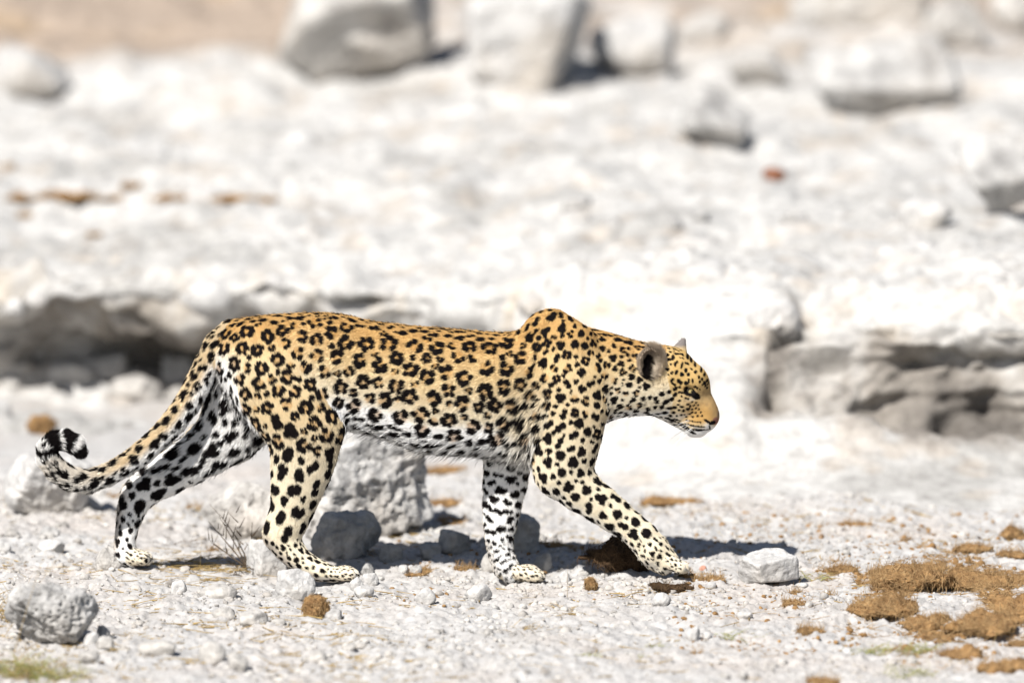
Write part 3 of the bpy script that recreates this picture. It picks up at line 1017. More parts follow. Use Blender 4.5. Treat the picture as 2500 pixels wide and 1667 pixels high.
def relief(X, Y):
    P = np.stack([X, Y, np.zeros_like(X)], axis=1)
    return .011 * fbm(P, 2.6, 3, 40) + .0050 * fbm(P, 11, 3, 50)


_paw_fix = []
for p in PAWZ:
    h0 = relief(np.array([p[0]]), np.array([p[1]]))[0]
    _paw_fix.append((p[0], p[1], p[2] - h0))


def ground_z(X, Y, fine=False):
    X = np.asarray(X, float); Y = np.asarray(Y, float)
    z = relief(X, Y) * (1 - .0 * X)
    w = np.stack([np.exp(-((X - a) / .11) ** 2 - ((Y - b) / .11) ** 2) for a, b, c in _paw_fix])
    for (a, b, c), wi in zip(_paw_fix, w):
        z = z + c * wi
    if fine:
        P = np.stack([X, Y, np.zeros_like(X)], axis=1)
        near = np.exp(-(np.maximum(np.abs(Y) - 1.3, 0) / .6) ** 2)
        z = z + near * (.0055 * fbm(P, 42, 3, 60) + .0058 * (np.abs(fbm(P, 18, 2, 65)) - .3) + .0042 * np.maximum(fbm(P, 95, 2, 70), 0) - .003 * sstep(.30, .12, worley(P, 16, 3)) * sstep(.1, .5, vnoise(P, 3, 90)))
    return z


def gz(x, y):
    return float(ground_z(np.array([x]), np.array([y]))[0])


def grid_mesh(name, xs, ys, zf):
    X, Y = np.meshgrid(xs, ys, indexing='xy')
    V = np.stack([X.ravel(), Y.ravel(), zf(X.ravel(), Y.ravel())], axis=1)
    nx, ny = len(xs), len(ys)
    i = np.arange(nx * ny).reshape(ny, nx)
    F = np.stack([i[:-1, :-1].ravel(), i[:-1, 1:].ravel(), i[1:, 1:].ravel(), i[1:, :-1].ravel()], axis=1)
    return make_mesh(name, V, F)


def spread(a, b, step, out, n=26):
    mid = np.arange(a, b, step)
    g = np.geomspace(step * 1.5, out, n)
    return np.concatenate([(a - g)[::-1], mid, b + g])


gx = spread(-1.6, 1.6, .0046, 90)
gy = np.concatenate([spread(-1.65, 1.9, .0085, 60)])
M_GROUND, nt, p = nodes_of('chalky_soil')
N_, L_ = nt.nodes, nt.links
tc = N_.new('ShaderNodeTexCoord')


def noise_node(scale, detail=6, rough=.6):
    n = N_.new('ShaderNodeTexNoise'); n.inputs['Scale'].default_value = scale; n.inputs['Detail'].default_value = detail; n.inputs['Roughness'].default_value = rough
    L_.new(tc.outputs['Object'], n.inputs['Vector'])
    return n


def ramp(src, p0, c0, p1, c1):
    r = N_.new('ShaderNodeValToRGB')
    r.color_ramp.elements[0].position = p0; r.color_ramp.elements[0].color = (*c0, 1)
    r.color_ramp.elements[1].position = p1; r.color_ramp.elements[1].color = (*c1, 1)
    L_.new(src, r.inputs[0])
    return r


def mixc(f, a, b, mode='MIX'):
    m = N_.new('ShaderNodeMixRGB'); m.blend_type = mode
    if isinstance(f, float):
        m.inputs[0].default_value = f
    else:
        L_.new(f, m.inputs[0])
    for k, v in ((1, a), (2, b)):
        if isinstance(v, tuple):
            m.inputs[k].default_value = (*v, 1)
        else:
            L_.new(v, m.inputs[k])
    return m.outputs[0]


nA = noise_node(2.2, 5); nB = noise_node(14, 7, .65); nC = noise_node(95, 5, .7); nD = noise_node(33, 6, .7)
c = ramp(nB.outputs[0], .3, (.375, .362, .35), .62, (.475, .467, .457)).outputs[0]
c = mixc(ramp(nA.outputs[0], .46, (0, 0, 0), .66, (.55, .55, .55)).outputs[0], c, (.44, .39, .35))
c = mixc(1.0, c, ramp(nC.outputs[0], .28, (.74, .72, .70), .52, (1, 1, 1)).outputs[0], 'MULTIPLY')
c = mixc(ramp(nD.outputs[0], .64, (0, 0, 0), .72, (.5, .5, .5)).outputs[0], c, (.42, .32, .21))
L_.new(c, p.inputs['Base Color'])
p.inputs['Roughness'].default_value = 1
p.inputs['Specular IOR Level'].default_value = .05
b = N_.new('ShaderNodeBump'); b.inputs['Strength'].default_value = .7; b.inputs['Distance'].default_value = .004
L_.new(nC.outputs[0], b.inputs['Height']); L_.new(b.outputs[0], p.inputs['Normal'])
ground_me = grid_mesh('ground', gx, gy, lambda X, Y: ground_z(X, Y, True))
link('ground', ground_me, M_GROUND, kind='structure')

# ------------------------------------------------------------------ rock bank behind (one terrain sheet: wall, hollow, lip, terrace)
# rows of (layout y, depth) for stations across; the first row sits on the level ground
BANK = {
    -500: [(1060, None), (1000, 2.75), (930, 3.00), (890, 3.15), (770, 3.15), (720, 2.80), (665, 2.95), (560, 3.7), (400, 4.8), (220, 6.1), (60, 7.2), (-150, 8.8)],
    0:    [(1045, None), (990, 2.85), (930, 3.00), (880, 3.04), (800, 3.00), (742, 2.82), (668, 2.90), (560, 3.7), (400, 4.8), (230, 6.1), (60, 7.4), (-150, 9.0)],
    110:  [(1045, None), (985, 2.85), (925, 3.02), (880, 3.10), (805, 3.04), (750, 2.84), (668, 2.88), (560, 3.7), (400, 4.8), (215, 6.1), (60, 7.5), (-150, 9.2)],
    330:  [(1045, None), (985, 2.85), (930, 3.05), (885, 3.16), (820, 3.12), (765, 2.86), (662, 2.88), (560, 3.7), (400, 4.8), (195, 6.1), (60, 7.5), (-150, 9.2)],
    480:  [(1050, None), (985, 2.80), (925, 3.02), (890, 3.14), (830, 3.10), (775, 2.82), (662, 2.86), (560, 3.6), (400, 4.8), (195, 6.0), (60, 7.4), (-150, 9.2)],
    660:  [(1060, None), (990, 2.70), (920, 2.86), (880, 2.90), (800, 2.84), (735, 2.75), (672, 2.80), (560, 3.5), (400, 4.6), (195, 5.9), (60, 7.3), (-150, 9.0)],
    900:  [(1080, None), (1010, 2.60), (930, 2.74), (870, 2.78), (790, 2.72), (745, 2.67), (690, 2.72), (580, 3.3), (400, 4.5), (200, 5.8), (60, 7.0), (-150, 8.8)],
    1180: [(1110, None), (1040, 2.25), (960, 2.40), (880, 2.48), (810, 2.48), (750, 2.45), (690, 2.55), (580, 3.2), (400, 4.4), (200, 5.7), (60, 6.9), (-150, 8.8)],
    1420: [(1185, None), (1120, 1.68), (1020, 1.82), (920, 1.92), (830, 2.02), (760, 2.15), (680, 2.35), (580, 3.0), (400, 4.2), (200, 5.7), (60, 6.9), (-150, 8.6)],
    1640: [(1215, None), (1130, 1.48), (1030, 1.60), (920, 1.70), (850, 1.85), (800, 1.92), (690, 2.10), (590, 2.8), (400, 4.2), (200, 5.7), (60, 6.9), (-150, 8.6)],
    1800: [(1225, None), (1140, 1.42), (1050, 1.52), (930, 1.66), (850, 1.80), (800, 1.82), (690, 2.05), (590, 2.8), (400, 4.2), (200, 5.7), (60, 6.9), (-150, 8.6)],
    1870: [(1225, None), (1130, 1.45), (1040, 1.56), (975, 1.64), (850, 1.74), (800, 1.80), (690, 2.00), (590, 2.7), (400, 4.2), (200, 5.7), (60, 6.9), (-150, 8.6)],
    2060: [(1225, None), (1130, 1.45), (1045, 1.56), (985, 1.65), (860, 1.76), (815, 1.78), (705, 1.95), (600, 2.6), (400, 4.2), (200, 5.7), (60, 6.9), (-150, 8.6)],
    2250: [(1230, None), (1140, 1.45), (1075, 1.58), (1020, 1.72), (870, 1.76), (830, 1.76), (715, 1.92), (600, 2.6), (400, 4.1), (200, 5.7), (60, 6.9), (-150, 8.6)],
    2500: [(1230, None), (1150, 1.45), (1095, 1.58), (1040, 1.76), (880, 1.78), (840, 1.74), (720, 1.90), (600, 2.6), (400, 4.1), (200, 5.7), (60, 6.9), (-150, 8.6)],
    3000: [(1230, None), (1150, 1.45), (1085, 1.60), (1030, 1.80), (880, 1.90), (840, 1.70), (720, 1.90), (600, 2.6), (400, 4.1), (200, 5.7), (60, 6.9), (-150, 8.6)],
}
keys = sorted(BANK)
ROWS = []
for k in keys:
    r = []
    for (py, Yd) in BANK[k]:
        if Yd is None:
            q = G(1250, py, 0.0)
            r.append((q[1], -0.002))
        else:
            q = W(1250, py, Yd)
            r.append((Yd, q[2]))
    r.insert(0, (r[0][0] - .30, -.06))
    zl = r[-1][1]
    r += [(14, zl + .25), (30, zl + .6), (70, zl + 1.2), (160, zl + 1.5)]
    ROWS.append(r)
ROWS = np.array(ROWS)                           # (keys, rows, 2)
# resample along the profile with Catmull-Rom, then across
nr = ROWS.shape[1]
dens = [6, 22, 26, 26, 26, 24, 26, 44, 50, 48, 34, 20, 8, 5, 5, 5, 5]
vs = []
for i in range(nr - 1):
    vs += list(i + np.arange(dens[i]) / dens[i])
vs = np.array(vs + [nr - 1.0])


def catmull(C, t):
    i = np.clip(np.floor(t).astype(int), 0, len(C) - 2); f = (t - i)[:, None]
    p0, p1, p2, p3 = C[np.maximum(i - 1, 0)], C[i], C[i + 1], C[np.minimum(i + 2, len(C) - 1)]
    return .5 * (2 * p1 + (p2 - p0) * f + (2 * p0 - 5 * p1 + 4 * p2 - p3) * f * f + (3 * p1 - p0 - 3 * p2 + p3) * f ** 3)


prof = np.stack([catmull(r, vs) for r in ROWS])       # (keys, nv, 2)
ux = np.concatenate([-1.75 - np.geomspace(.02, 88, 22)[::-1], np.arange(-1.75, 1.75, .0085), 1.75 + np.geomspace(.02, 88, 22)])
kx = (np.array(keys) - 1250) / 1000.0
jit = np.interp(ux, kx, np.arange(len(keys)))
BX = []
i = np.clip(np.floor(jit).astype(int), 0, len(keys) - 2); f = (jit - i); f = f * f * (3 - 2 * f)
PR = prof[i] * (1 - f)[:, None, None] + prof[i + 1] * f[:, None, None]       # (nu, nv, 2)
nu, nv = PR.shape[:2]
# stations follow the perspective a little so that they stay under the same part of the view
XB = ux[:, None] * (1 + PR[:, :, 0] / 20.0 * np.exp(-np.maximum(np.abs(ux) - 2, 0))[:, None])
V = np.stack([XB, PR[:, :, 0], PR[:, :, 1]], axis=2)
Tu = np.gradient(V, axis=0); Tv = np.gradient(V, axis=1)
NB = np.cross(Tu, Tv); NB /= (np.linalg.norm(NB, axis=2, keepdims=True) + 1e-9)
if NB[:, nv // 2, 2].mean() < 0:
    NB = -NB
V = V.reshape(-1, 3); NB = NB.reshape(-1, 3)
dep = V[:, 1]
amp = sstep(1.3, 1.9, dep + .4 * (np.abs(V[:, 0]) > 9)) * 1.0
smooth_patch = np.exp(-((V[:, 0] - .42) / .26) ** 2) * sstep(2.4, 2.0, dep)          # the smooth white face behind the head
am = amp * (1 - .75 * smooth_patch)
P3 = V * np.array([1, 1, 1.4])
disp = am * (.050 * fbm(P3, 2.2, 3, 100) + .024 * (np.abs(fbm(P3, 6.5, 3, 120)) - .35) + .012 * (worley(P3, 9, 8) - .5) * sstep(.3, .6, vnoise(P3, 2.0, 130) + .6) + .006 * fbm(P3, 34, 2, 140))
wall = sstep(2.2, 2.0, dep) * (1 - smooth_patch) + sstep(3.6, 3.3, dep) * (V[:, 0] < -.3)
disp += am * .014 * np.clip(wall, 0, 1) * vnoise(V * np.array([1.2, 3, 11]), 2.6, 150)        # bedding layers in the wall
rowv = np.tile(vs, nu)
wv = vnoise(V * np.array([1, 0, 0]), 3.0, 151); wv2 = vnoise(V * np.array([1, 0, 0]), 8.0, 152)
left = sstep(-.42, -.60, V[:, 0] / (1 + dep / 20)); right = sstep(.56, .66, V[:, 0] / (1 + dep / 20))
disp -= left * .15 * np.exp(-((rowv - (6.45 + .16 * wv + .07 * wv2)) / .20) ** 2) * sstep(-.9, -.2, wv2)
disp -= right * .05 * np.exp(-((rowv - (5.95 + .25 * wv + .14 * wv2)) / .16) ** 2) * sstep(-.1, .5, wv2)
wx = (V[:, 0] / (1 + dep / 20)) * 1000 + 1250
for cx_, cr_, wx_, wr_, dp_ in ((1905, 4.05, 45, .30, .10), (2330, 3.9, 60, .35, .09), (2440, 4.2, 60, .3, .10), (1950, 5.9, 45, .25, .10), (2120, 5.75, 60, .12, .07), (2400, 5.7, 70, .14, .07), (2010, 4.8, 60, .2, .04), (2240, 4.9, 50, .2, .05), (860, 6.1, 60, .3, .12), (1980, 6.6, 25, .3, .05)):
    disp -= dp_ * np.exp(-((wx - cx_ + 18 * wv2) / wx_) ** 2 - ((rowv - cr_ + .15 * wv) / wr_) ** 2)
wallm = np.clip(left + right, 0, 1) * sstep(3.0, 3.6, rowv) * sstep(7.4, 6.6, rowv)
disp += wallm * (.030 * (np.abs(fbm(V * np.array([1, 1, 2.2]), 7, 3, 156)) - .4) + .016 * vnoise(V * np.array([.5, 1, 6]), 7, 157))
disp -= np.clip(left + right, 0, 1) * .07 * np.maximum(vnoise(V * np.array([1, 1, 2]), 3.4, 153), 0) * sstep(3.2, 3.8, rowv) * sstep(6.2, 5.5, rowv)
disp += left * .05 * fbm(V * np.array([1, 1, 1.6]), 5.5, 2, 155) * sstep(3.2, 3.8, rowv) * sstep(6.4, 6.0, rowv)
V2 = V + NB * disp[:, None]
i = np.arange(nu * nv).reshape(nu, nv)
F = np.stack([i[:-1, :-1].ravel(), i[1:, :-1].ravel(), i[1:, 1:].ravel(), i[:-1, 1:].ravel()], axis=1)
bank_me = make_mesh('rock_bank', V2, F)
# colour of the bank: white crust, tan soil pockets, grey weathered walls of the hollows, shade painted into the left one
col = np.tile(np.array((.55, .54, .525)), (len(V), 1))
n1 = fbm(V, 3.0, 4, 160); n2 = fbm(V, 9.0, 3, 170)
col = mix(col, np.array((.40, .39, .375)), sstep(.0, .7, n1) * .8)
col = mix(col, np.array((.47, .41, .35)), sstep(.2, .9, n2) * .6)
rows = np.tile(vs, nu)
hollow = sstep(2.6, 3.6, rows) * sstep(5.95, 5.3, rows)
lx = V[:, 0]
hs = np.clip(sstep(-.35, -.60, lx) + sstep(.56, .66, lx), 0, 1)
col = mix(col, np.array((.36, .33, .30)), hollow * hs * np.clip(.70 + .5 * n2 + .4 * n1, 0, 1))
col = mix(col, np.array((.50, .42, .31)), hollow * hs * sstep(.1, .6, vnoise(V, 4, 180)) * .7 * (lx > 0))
lipc = sstep(4.9, 5.5, rows) * sstep(7.2, 6.2, rows)
col = mix(col, np.array((.60, .53, .44)), lipc * sstep(-.3, .5, n2) * .6)
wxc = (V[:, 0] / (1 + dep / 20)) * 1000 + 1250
stain_shade = np.zeros(len(V))  # weathered stains on the right face; on the left, hollow shade painted dark
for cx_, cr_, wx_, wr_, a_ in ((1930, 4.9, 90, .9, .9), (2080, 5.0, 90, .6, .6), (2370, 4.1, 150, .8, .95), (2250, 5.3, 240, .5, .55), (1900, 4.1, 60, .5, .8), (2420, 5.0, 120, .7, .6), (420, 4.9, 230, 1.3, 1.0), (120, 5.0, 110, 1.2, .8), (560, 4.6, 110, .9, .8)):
    stain_shade = np.maximum(stain_shade, a_ * np.exp(-((wxc - cx_) / wx_) ** 2 - ((rows - cr_) / wr_) ** 2))
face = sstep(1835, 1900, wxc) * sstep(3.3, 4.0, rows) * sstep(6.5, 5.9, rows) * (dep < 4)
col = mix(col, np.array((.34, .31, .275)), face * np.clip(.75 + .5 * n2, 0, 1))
col = mix(col, np.array((.17, .155, .14)), np.clip(stain_shade * (.8 + .9 * n2 + .5 * n1), 0, 1) * (dep < 4))
soil = sstep(5.9, 6.8, dep + .35 * n1) * (.35 + .65 * sstep(-.30, -.55, lx / (1 + dep / 20)))
soil = np.maximum(soil, .8 * sstep(6.6, 7.8, dep + .8 * n1 + .5 * n2))
col = mix(col, np.array((.40, .325, .265)), soil)
col = mix(col, np.array((.50, .36, .22)), soil * sstep(.25, .7, vnoise(V, 2.2, 190)) * .6)
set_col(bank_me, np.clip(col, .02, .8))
M_BANK, nt, p = nodes_of('weathered_calcrete')
N_, L_ = nt.nodes, nt.links
tc = N_.new('ShaderNodeTexCoord')
at = N_.new('ShaderNodeAttribute'); at.attribute_name = 'coat'
nA = noise_node(22, 7, .7); nB = noise_node(70, 5, .7)
c = mixc(1.0, at.outputs['Color'], ramp(nA.outputs[0], .34, (.70, .69, .68), .58, (1.05, 1.05, 1.04)).outputs[0], 'MULTIPLY')
L_.new(c, p.inputs['Base Color'])
p.inputs['Roughness'].default_value = 1
p.inputs['Specular IOR Level'].default_value = .05
b = N_.new('ShaderNodeBump'); b.inputs['Strength'].default_value = .8; b.inputs['Distance'].default_value = .012
L_.new(nB.outputs[0], b.inputs['Height']); L_.new(b.outputs[0], p.inputs['Normal'])
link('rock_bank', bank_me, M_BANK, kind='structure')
bank_bvh = BVHTree.FromPolygons(V2.tolist(), F.tolist())
ground_bvh = None


def on_bank(px, py):
    """point of the bank met by the line of sight through a layout point"""
    d = (W(px, py, 5.0) - CAM); d /= np.linalg.norm(d)
    hit = bank_bvh.ray_cast(Vector(CAM), Vector(d))
    return np.array(hit[0])


# ------------------------------------------------------------------ stones
_ico = {}


def ico(sub):
    if sub not in _ico:
        bm = bmesh.new(); bmesh.ops.create_icosphere(bm, subdivisions=sub, radius=1.0)
        _ico[sub] = (np.array([v.co[:] for v in bm.verts]), np.array([[v.index for v in f.verts] for f in bm.faces]))
        bm.free()
    return _ico[sub]


def rock_shape(seed, size, sub=5, facets=13, rough=1.0, pits=0.0, sharp=18.0, boxy=False):
    """a broken stone: cut by random planes, roughened and pitted; size = full width, depth, height"""
    r = np.random.default_rng(seed)
    D, F = ico(sub)
    pn = r.normal(size=(facets, 3)); pn /= np.linalg.norm(pn, axis=1, keepdims=True)
    pd = r.uniform(.58, 1.0, facets)
    if boxy:
        bx = np.array([[1, 0, 0], [-1, 0, 0], [0, 1, 0], [0, -1, 0], [0, 0, 1], [0, 0, -1]], float) + r.normal(0, .16, (6, 3))
        bx /= np.linalg.norm(bx, axis=1, keepdims=True)
        pn = np.concatenate([bx, pn[:5]]); pd = np.concatenate([np.full(6, .60), r.uniform(.75, .95, 5)])
    dots = D @ pn.T
    inv = np.maximum(dots, 0) / pd
    rad = (np.sum(inv ** sharp, axis=1) + 1.0) ** (-1 / sharp)
    V = D * rad[:, None]
    V = V / np.abs(V).max(axis=0)
    half = np.array(size) / 2
    off = r.uniform(0, 50, 3)
    Q = V * half / max(half) + off
    s = 1.0
    Q = Q + .10 * np.stack([vnoise(Q, 3.1, seed + 31 + k) for k in range(3)], axis=1)
    rid = sum((1 - 2 * np.abs(vnoise(Q, f_, seed + 40 + j))) * a_ for j, (f_, a_) in enumerate(((2.3, .030), (4.7, .022), (10, .014), (21, .009))))
    disp = rough * (.065 * fbm(Q, 1.7, 2, seed) + rid)
    if pits:
        disp = disp - pits * .16 * sstep(.46, .16, worley(Q, 3.2, seed + 11)) * sstep(-.3, .1, vnoise(Q, 1.6, seed + 12)) - pits * .06 * sstep(.4, .15, worley(Q, 9, seed + 13))
    disp = disp - .030 * rough * sstep(.38, .10, worley(Q, 4.5, seed + 21)) * sstep(0, .4, vnoise(Q, 1.9, seed + 25)) + .008 * rough * fbm(Q, 34, 2, seed + 23)
    V = V * half + D * (disp * max(half))[:, None]
    return V, F


def stone(px, py_base, w, h, seed, mat, label, name='rock', cat='rock', depth=None, sub=5, bury=.20, rot=0.0, lean=0.0, on='ground', facets=13, rough=1.0, pits=0.0, sharp=20.0, group=None, Yoff=0.0, parent=None, boxy=False, tilt=0.0):
    """a stone whose visible outline is w x h layout pixels, resting at (px, py_base)"""
    dd = depth if depth is not None else w * .85
    if on == 'ground':
        p0 = G(px, py_base, 0.0)
        fac = 1 + (p0[1]) / 20.0
        p0[1] += dd * fac / 2000.0 + Yoff
        p0[0] = (px - 1250) / 1000.0 * (1 + p0[1] / 20.0)
        p0[2] = gz(p0[0], p0[1])
    else:
        p0 = on_bank(px, py_base)
        fac = 1 + p0[1] / 20.0
        p0 = p0 + np.array([0, dd * fac / 2400.0, 0])
    size = np.array([w, dd, h * (1 + bury)]) * fac / 1000.0
    V, F = rock_shape(seed, size, sub, facets, rough, pits, sharp, boxy)
    if tilt:
        ct, st = math.cos(tilt), math.sin(tilt)
        V = V @ np.array([[1, 0, 0], [0, ct, st], [0, -st, ct]])
    cr, sr = math.cos(lean), math.sin(lean)
    V = V @ np.array([[cr, 0, -sr], [0, 1, 0], [sr, 0, cr]])
    c_, s_ = math.cos(rot), math.sin(rot)
    V = V @ np.array([[c_, s_, 0], [-s_, c_, 0], [0, 0, 1]])
    zmin = V[:, 2].min()
    V[:, 2] -= zmin + (V[:, 2].max() - zmin) * bury
    me = make_mesh(name, V, F)
    props = dict(label=label, category=cat)
    if group:
        props['group'] = group
    return link(name, me, mat, None, tuple(p0), **props)


stone(884, 1340, 372, 290, 118, M_ROCK_WHITE, 'large rugged pale boulder behind the leopard, under its belly', name='boulder', cat='boulder', sub=6, depth=250, bury=.08, pits=.9, rough=1.35, boxy=True, sharp=18, rot=.50, lean=-.10, tilt=-.28, Yoff=.16)
stone(590, 1330, 215, 118, 24, M_ROCK, 'low broad pale boulder left of the standing hind leg, half in shadow', name='boulder', cat='boulder', sub=6, depth=220, bury=.2, pits=.4, rough=1.1, Yoff=.12)
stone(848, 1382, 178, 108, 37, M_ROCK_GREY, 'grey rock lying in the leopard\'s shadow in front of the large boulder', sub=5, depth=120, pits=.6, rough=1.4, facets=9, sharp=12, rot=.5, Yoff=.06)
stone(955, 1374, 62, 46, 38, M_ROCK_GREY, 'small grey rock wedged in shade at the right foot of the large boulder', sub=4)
stone(655, 1402, 98, 92, 41, M_ROCK_WHITE, 'pale blocky rock touching the heel of the standing hind leg', sub=5, depth=80, boxy=True, rot=.3, rough=.8, Yoff=.03)
stone(712, 1474, 108, 80, 52, M_ROCK_WHITE, 'rounded white rock just in front of the near hind paw', sub=5, depth=90, facets=9, bury=.08)
stone(125, 1264, 222, 150, 63, M_ROCK_WHITE, 'big white rock on the left behind the curled tail tip', sub=6, depth=150, bury=.04, boxy=True, sharp=16, rot=.5, lean=.16, tilt=.12, pits=.25)
stone(212, 1246, 66, 46, 64, M_ROCK_GREY, 'small dark sided rock against the right end of the white rock by the tail', sub=4)
stone(122, 1586, 222, 158, 75, M_ROCK_GREY, 'deeply pitted grey rock in the lower left foreground', sub=6, depth=170, bury=.06, pits=1.6, rough=1.5, facets=9, sharp=14, rot=.25)
stone(258, 1408, 76, 58, 86, M_ROCK, 'grey rock touching the back of the far hind paw', sub=5, depth=66)
stone(122, 1350, 68, 36, 97, M_ROCK_WHITE, 'flat white stone on the left, below the white rock by the tail', sub=4)
stone(122, 1318, 56, 28, 98, M_ROCK_GREY, 'low grey stone just above a flat white one on the left', sub=4)
stone(4, 1352, 42, 30, 99, M_ROCK_WHITE, 'white stone cut by the left edge of the picture', sub=4)
stone(1880, 1436, 136, 84, 109, M_ROCK_WHITE, 'blocky white rock right of the reaching front paw', sub=5, depth=85, boxy=True, sharp=26, rot=.5, bury=.02, rough=.6)
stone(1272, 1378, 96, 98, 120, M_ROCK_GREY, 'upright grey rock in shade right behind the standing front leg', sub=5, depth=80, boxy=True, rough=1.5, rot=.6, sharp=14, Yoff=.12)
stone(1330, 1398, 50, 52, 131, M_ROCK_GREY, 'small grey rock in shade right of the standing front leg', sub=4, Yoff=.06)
stone(1196, 1394, 44, 52, 132, M_ROCK, 'small pale rock just left of the standing front paw', sub=4, Yoff=.02)
stone(1378, 1412, 26, 34, 133, M_ROCK_WHITE, 'small upright white stone between the two front paws', sub=3, facets=8)
stone(1040, 1478, 60, 44, 142, M_ROCK_WHITE, 'pointed white stone below the belly in open ground', sub=4)
stone(1166, 1470, 68, 46, 153, M_ROCK_WHITE, 'rounded white stone left of and below the standing front paw', sub=4)
stone(903, 1434, 44, 34, 164, M_ROCK_WHITE, 'small white stone just right of the near hind paw toes', sub=4)
stone(872, 1452, 40, 42, 165, M_ROCK_WHITE, 'white stone directly below the near hind paw toes', sub=4)
stone(886, 1466, 50, 30, 166, M_ROCK_WHITE, 'flat white stone lowest of three below the near hind paw', sub=4)
stone(828, 1422, 22, 26, 167, M_ROCK_WHITE, 'tiny white stone under the near hind paw', sub=3)
stone(515, 1622, 66, 56, 175, M_ROCK, 'grey white stone in the lower foreground, left of centre', sub=4)
stone(574, 1640, 52, 48, 186, M_ROCK, 'blunt stone at the lower edge, right beside a bigger grey white one', sub=4)
stone(248, 1566, 34, 34, 197, M_ROCK_GREY, 'small dark stone at the right foot of the pitted rock', sub=4)
stone(218, 1584, 40, 40, 198, M_ROCK_WHITE, 'small white stone leaning against the pitted rock', sub=4)
stone(252, 1600, 44, 40, 199, M_ROCK, 'pale stone just below the pitted rock', sub=4)
stone(210, 1632, 56, 34, 200, M_ROCK, 'low pale stone near the bottom left grass', sub=4)
stone(1618, 1488, 48, 36, 208, M_ROCK_WHITE, 'pale stone in open ground below the reaching front paw', sub=4)
stone(1695, 1562, 34, 34, 219, M_ROCK_WHITE, 'larger of two white pebbles near a green sprout on the lower right', sub=4)
stone(1730, 1560, 22, 20, 220, M_ROCK_WHITE, 'smaller of two white pebbles near a green sprout on the lower right', sub=3)
stone(1820, 1512, 44, 26, 221, M_ROCK_WHITE, 'low white stone below the blocky white rock', sub=4)
stone(1958, 1436, 36, 14, 222, M_ROCK_WHITE, 'flat white pebble at the right foot of the blocky white rock', sub=3)
stone(1738, 1448, 26, 22, 223, M_ROCK_WHITE, 'white pebble left of the blocky white rock', sub=3)
stone(1510, 1448, 28, 22, 224, M_ROCK_WHITE, 'white pebble right of the upright dung ball', sub=3)
stone(430, 1448, 44, 42, 225, M_ROCK_WHITE, 'round white stone below the space between the hind legs', sub=4)
stone(530, 1468, 90, 38, 226, M_ROCK, 'broad low pale stone in front of the hind legs', sub=4)
stone(545, 1516, 60, 32, 227, M_ROCK, 'low stone in the foreground under the hind legs, beside straw', sub=4)
stone(612, 1532, 78, 40, 228, M_ROCK, 'broad pale stone in the foreground below the white rock', sub=4)
stone(376, 1610, 96, 40, 229, M_ROCK, 'flat pale slab in the lower left foreground', sub=4)
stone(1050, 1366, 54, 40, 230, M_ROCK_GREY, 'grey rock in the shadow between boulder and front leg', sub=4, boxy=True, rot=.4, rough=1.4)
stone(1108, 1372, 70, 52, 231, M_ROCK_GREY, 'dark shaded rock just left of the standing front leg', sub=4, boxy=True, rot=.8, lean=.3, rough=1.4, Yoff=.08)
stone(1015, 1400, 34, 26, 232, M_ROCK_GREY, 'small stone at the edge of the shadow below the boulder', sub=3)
stone(895, 1402, 36, 34, 233, M_ROCK_GREY, 'small shaded stone right above the near hind paw toes', sub=4)
stone(985, 1398, 30, 22, 234, M_ROCK_WHITE, 'white pebble at the sunny edge of the shadow, left one of a pair', sub=3)
stone(1003, 1394, 24, 20, 235, M_ROCK_WHITE, 'white pebble at the sunny edge of the shadow, right one of a pair', sub=3)
stone(1718, 1402, 20, 16, 236, plain_material('reddish_stone', (.50, .26, .19), .9, .1), 'small reddish stone chip just right of the reaching front paw', sub=3)
stone(770, 1610, 50, 28, 237, M_ROCK, 'pale stone in the blurred foreground below the dung ball', sub=3)
stone(850, 1588, 36, 22, 238, M_ROCK, 'small stone in the foreground right of and below the dung ball', sub=3)
stone(815, 1514, 50, 26, 239, M_ROCK_GREY, 'grey stone right of the brown dung ball', sub=4)

# ------------------------------------------------------------------ rocks of the bank behind
stone(872, 205, 400, 270, 301, M_ROCK, 'huge pale block with dark underside at the top, left of centre', name='boulder', cat='boulder', on='bank', sub=5, depth=330, boxy=True, sharp=44, bury=.05, rough=1.2, lean=-.10, tilt=.32, rot=.12)
stone(1270, 215, 330, 230, 302, M_ROCK_WHITE, 'tall white boulder at the top centre', name='boulder', cat='boulder', on='bank', sub=5, boxy=True, sharp=18, bury=.12, rough=1.0, tilt=.12)
stone(1550, 190, 225, 150, 303, M_ROCK_WHITE, 'rounded white boulder right of the tall one at the top', name='boulder', cat='boulder', on='bank', sub=5, facets=12, bury=.08, rough=.6)
stone(2165, 290, 370, 130, 304, M_ROCK_GREY, 'long grey slab on the upper right slope', on='bank', sub=5, depth=200, boxy=True, bury=.05, lean=-.12, tilt=.75)
stone(1860, 210, 150, 90, 305, M_ROCK, 'tan rock lying left of the long grey slab', on='bank', sub=4)
stone(1752, 372, 165, 110, 306, M_ROCK_GREY, 'block with a black gap under it on the right slope', on='bank', sub=4, boxy=True, lean=.45, bury=0.0, tilt=.95)
stone(1695, 345, 110, 85, 307, M_ROCK_WHITE, 'white rock left of the block with the black gap on the right slope', on='bank', sub=4, lean=-.3)
stone(2450, 525, 210, 120, 308, M_ROCK_GREY, 'dark bottomed rock at the right edge, halfway up the slope', on='bank', sub=4, boxy=True, tilt=.85, bury=.0)
stone(2260, 560, 130, 70, 309, M_ROCK_WHITE, 'white rock on the slope below the dark bottomed one', on='bank', sub=4)
stone(1405, 520, 80, 46, 310, M_ROCK_GREY, 'grey stone with a dark right side in the middle of the slope', on='bank', sub=4)
stone(1500, 560, 46, 32, 311, M_ROCK_GREY, 'little grey stone right of the middle of the slope', on='bank', sub=3)
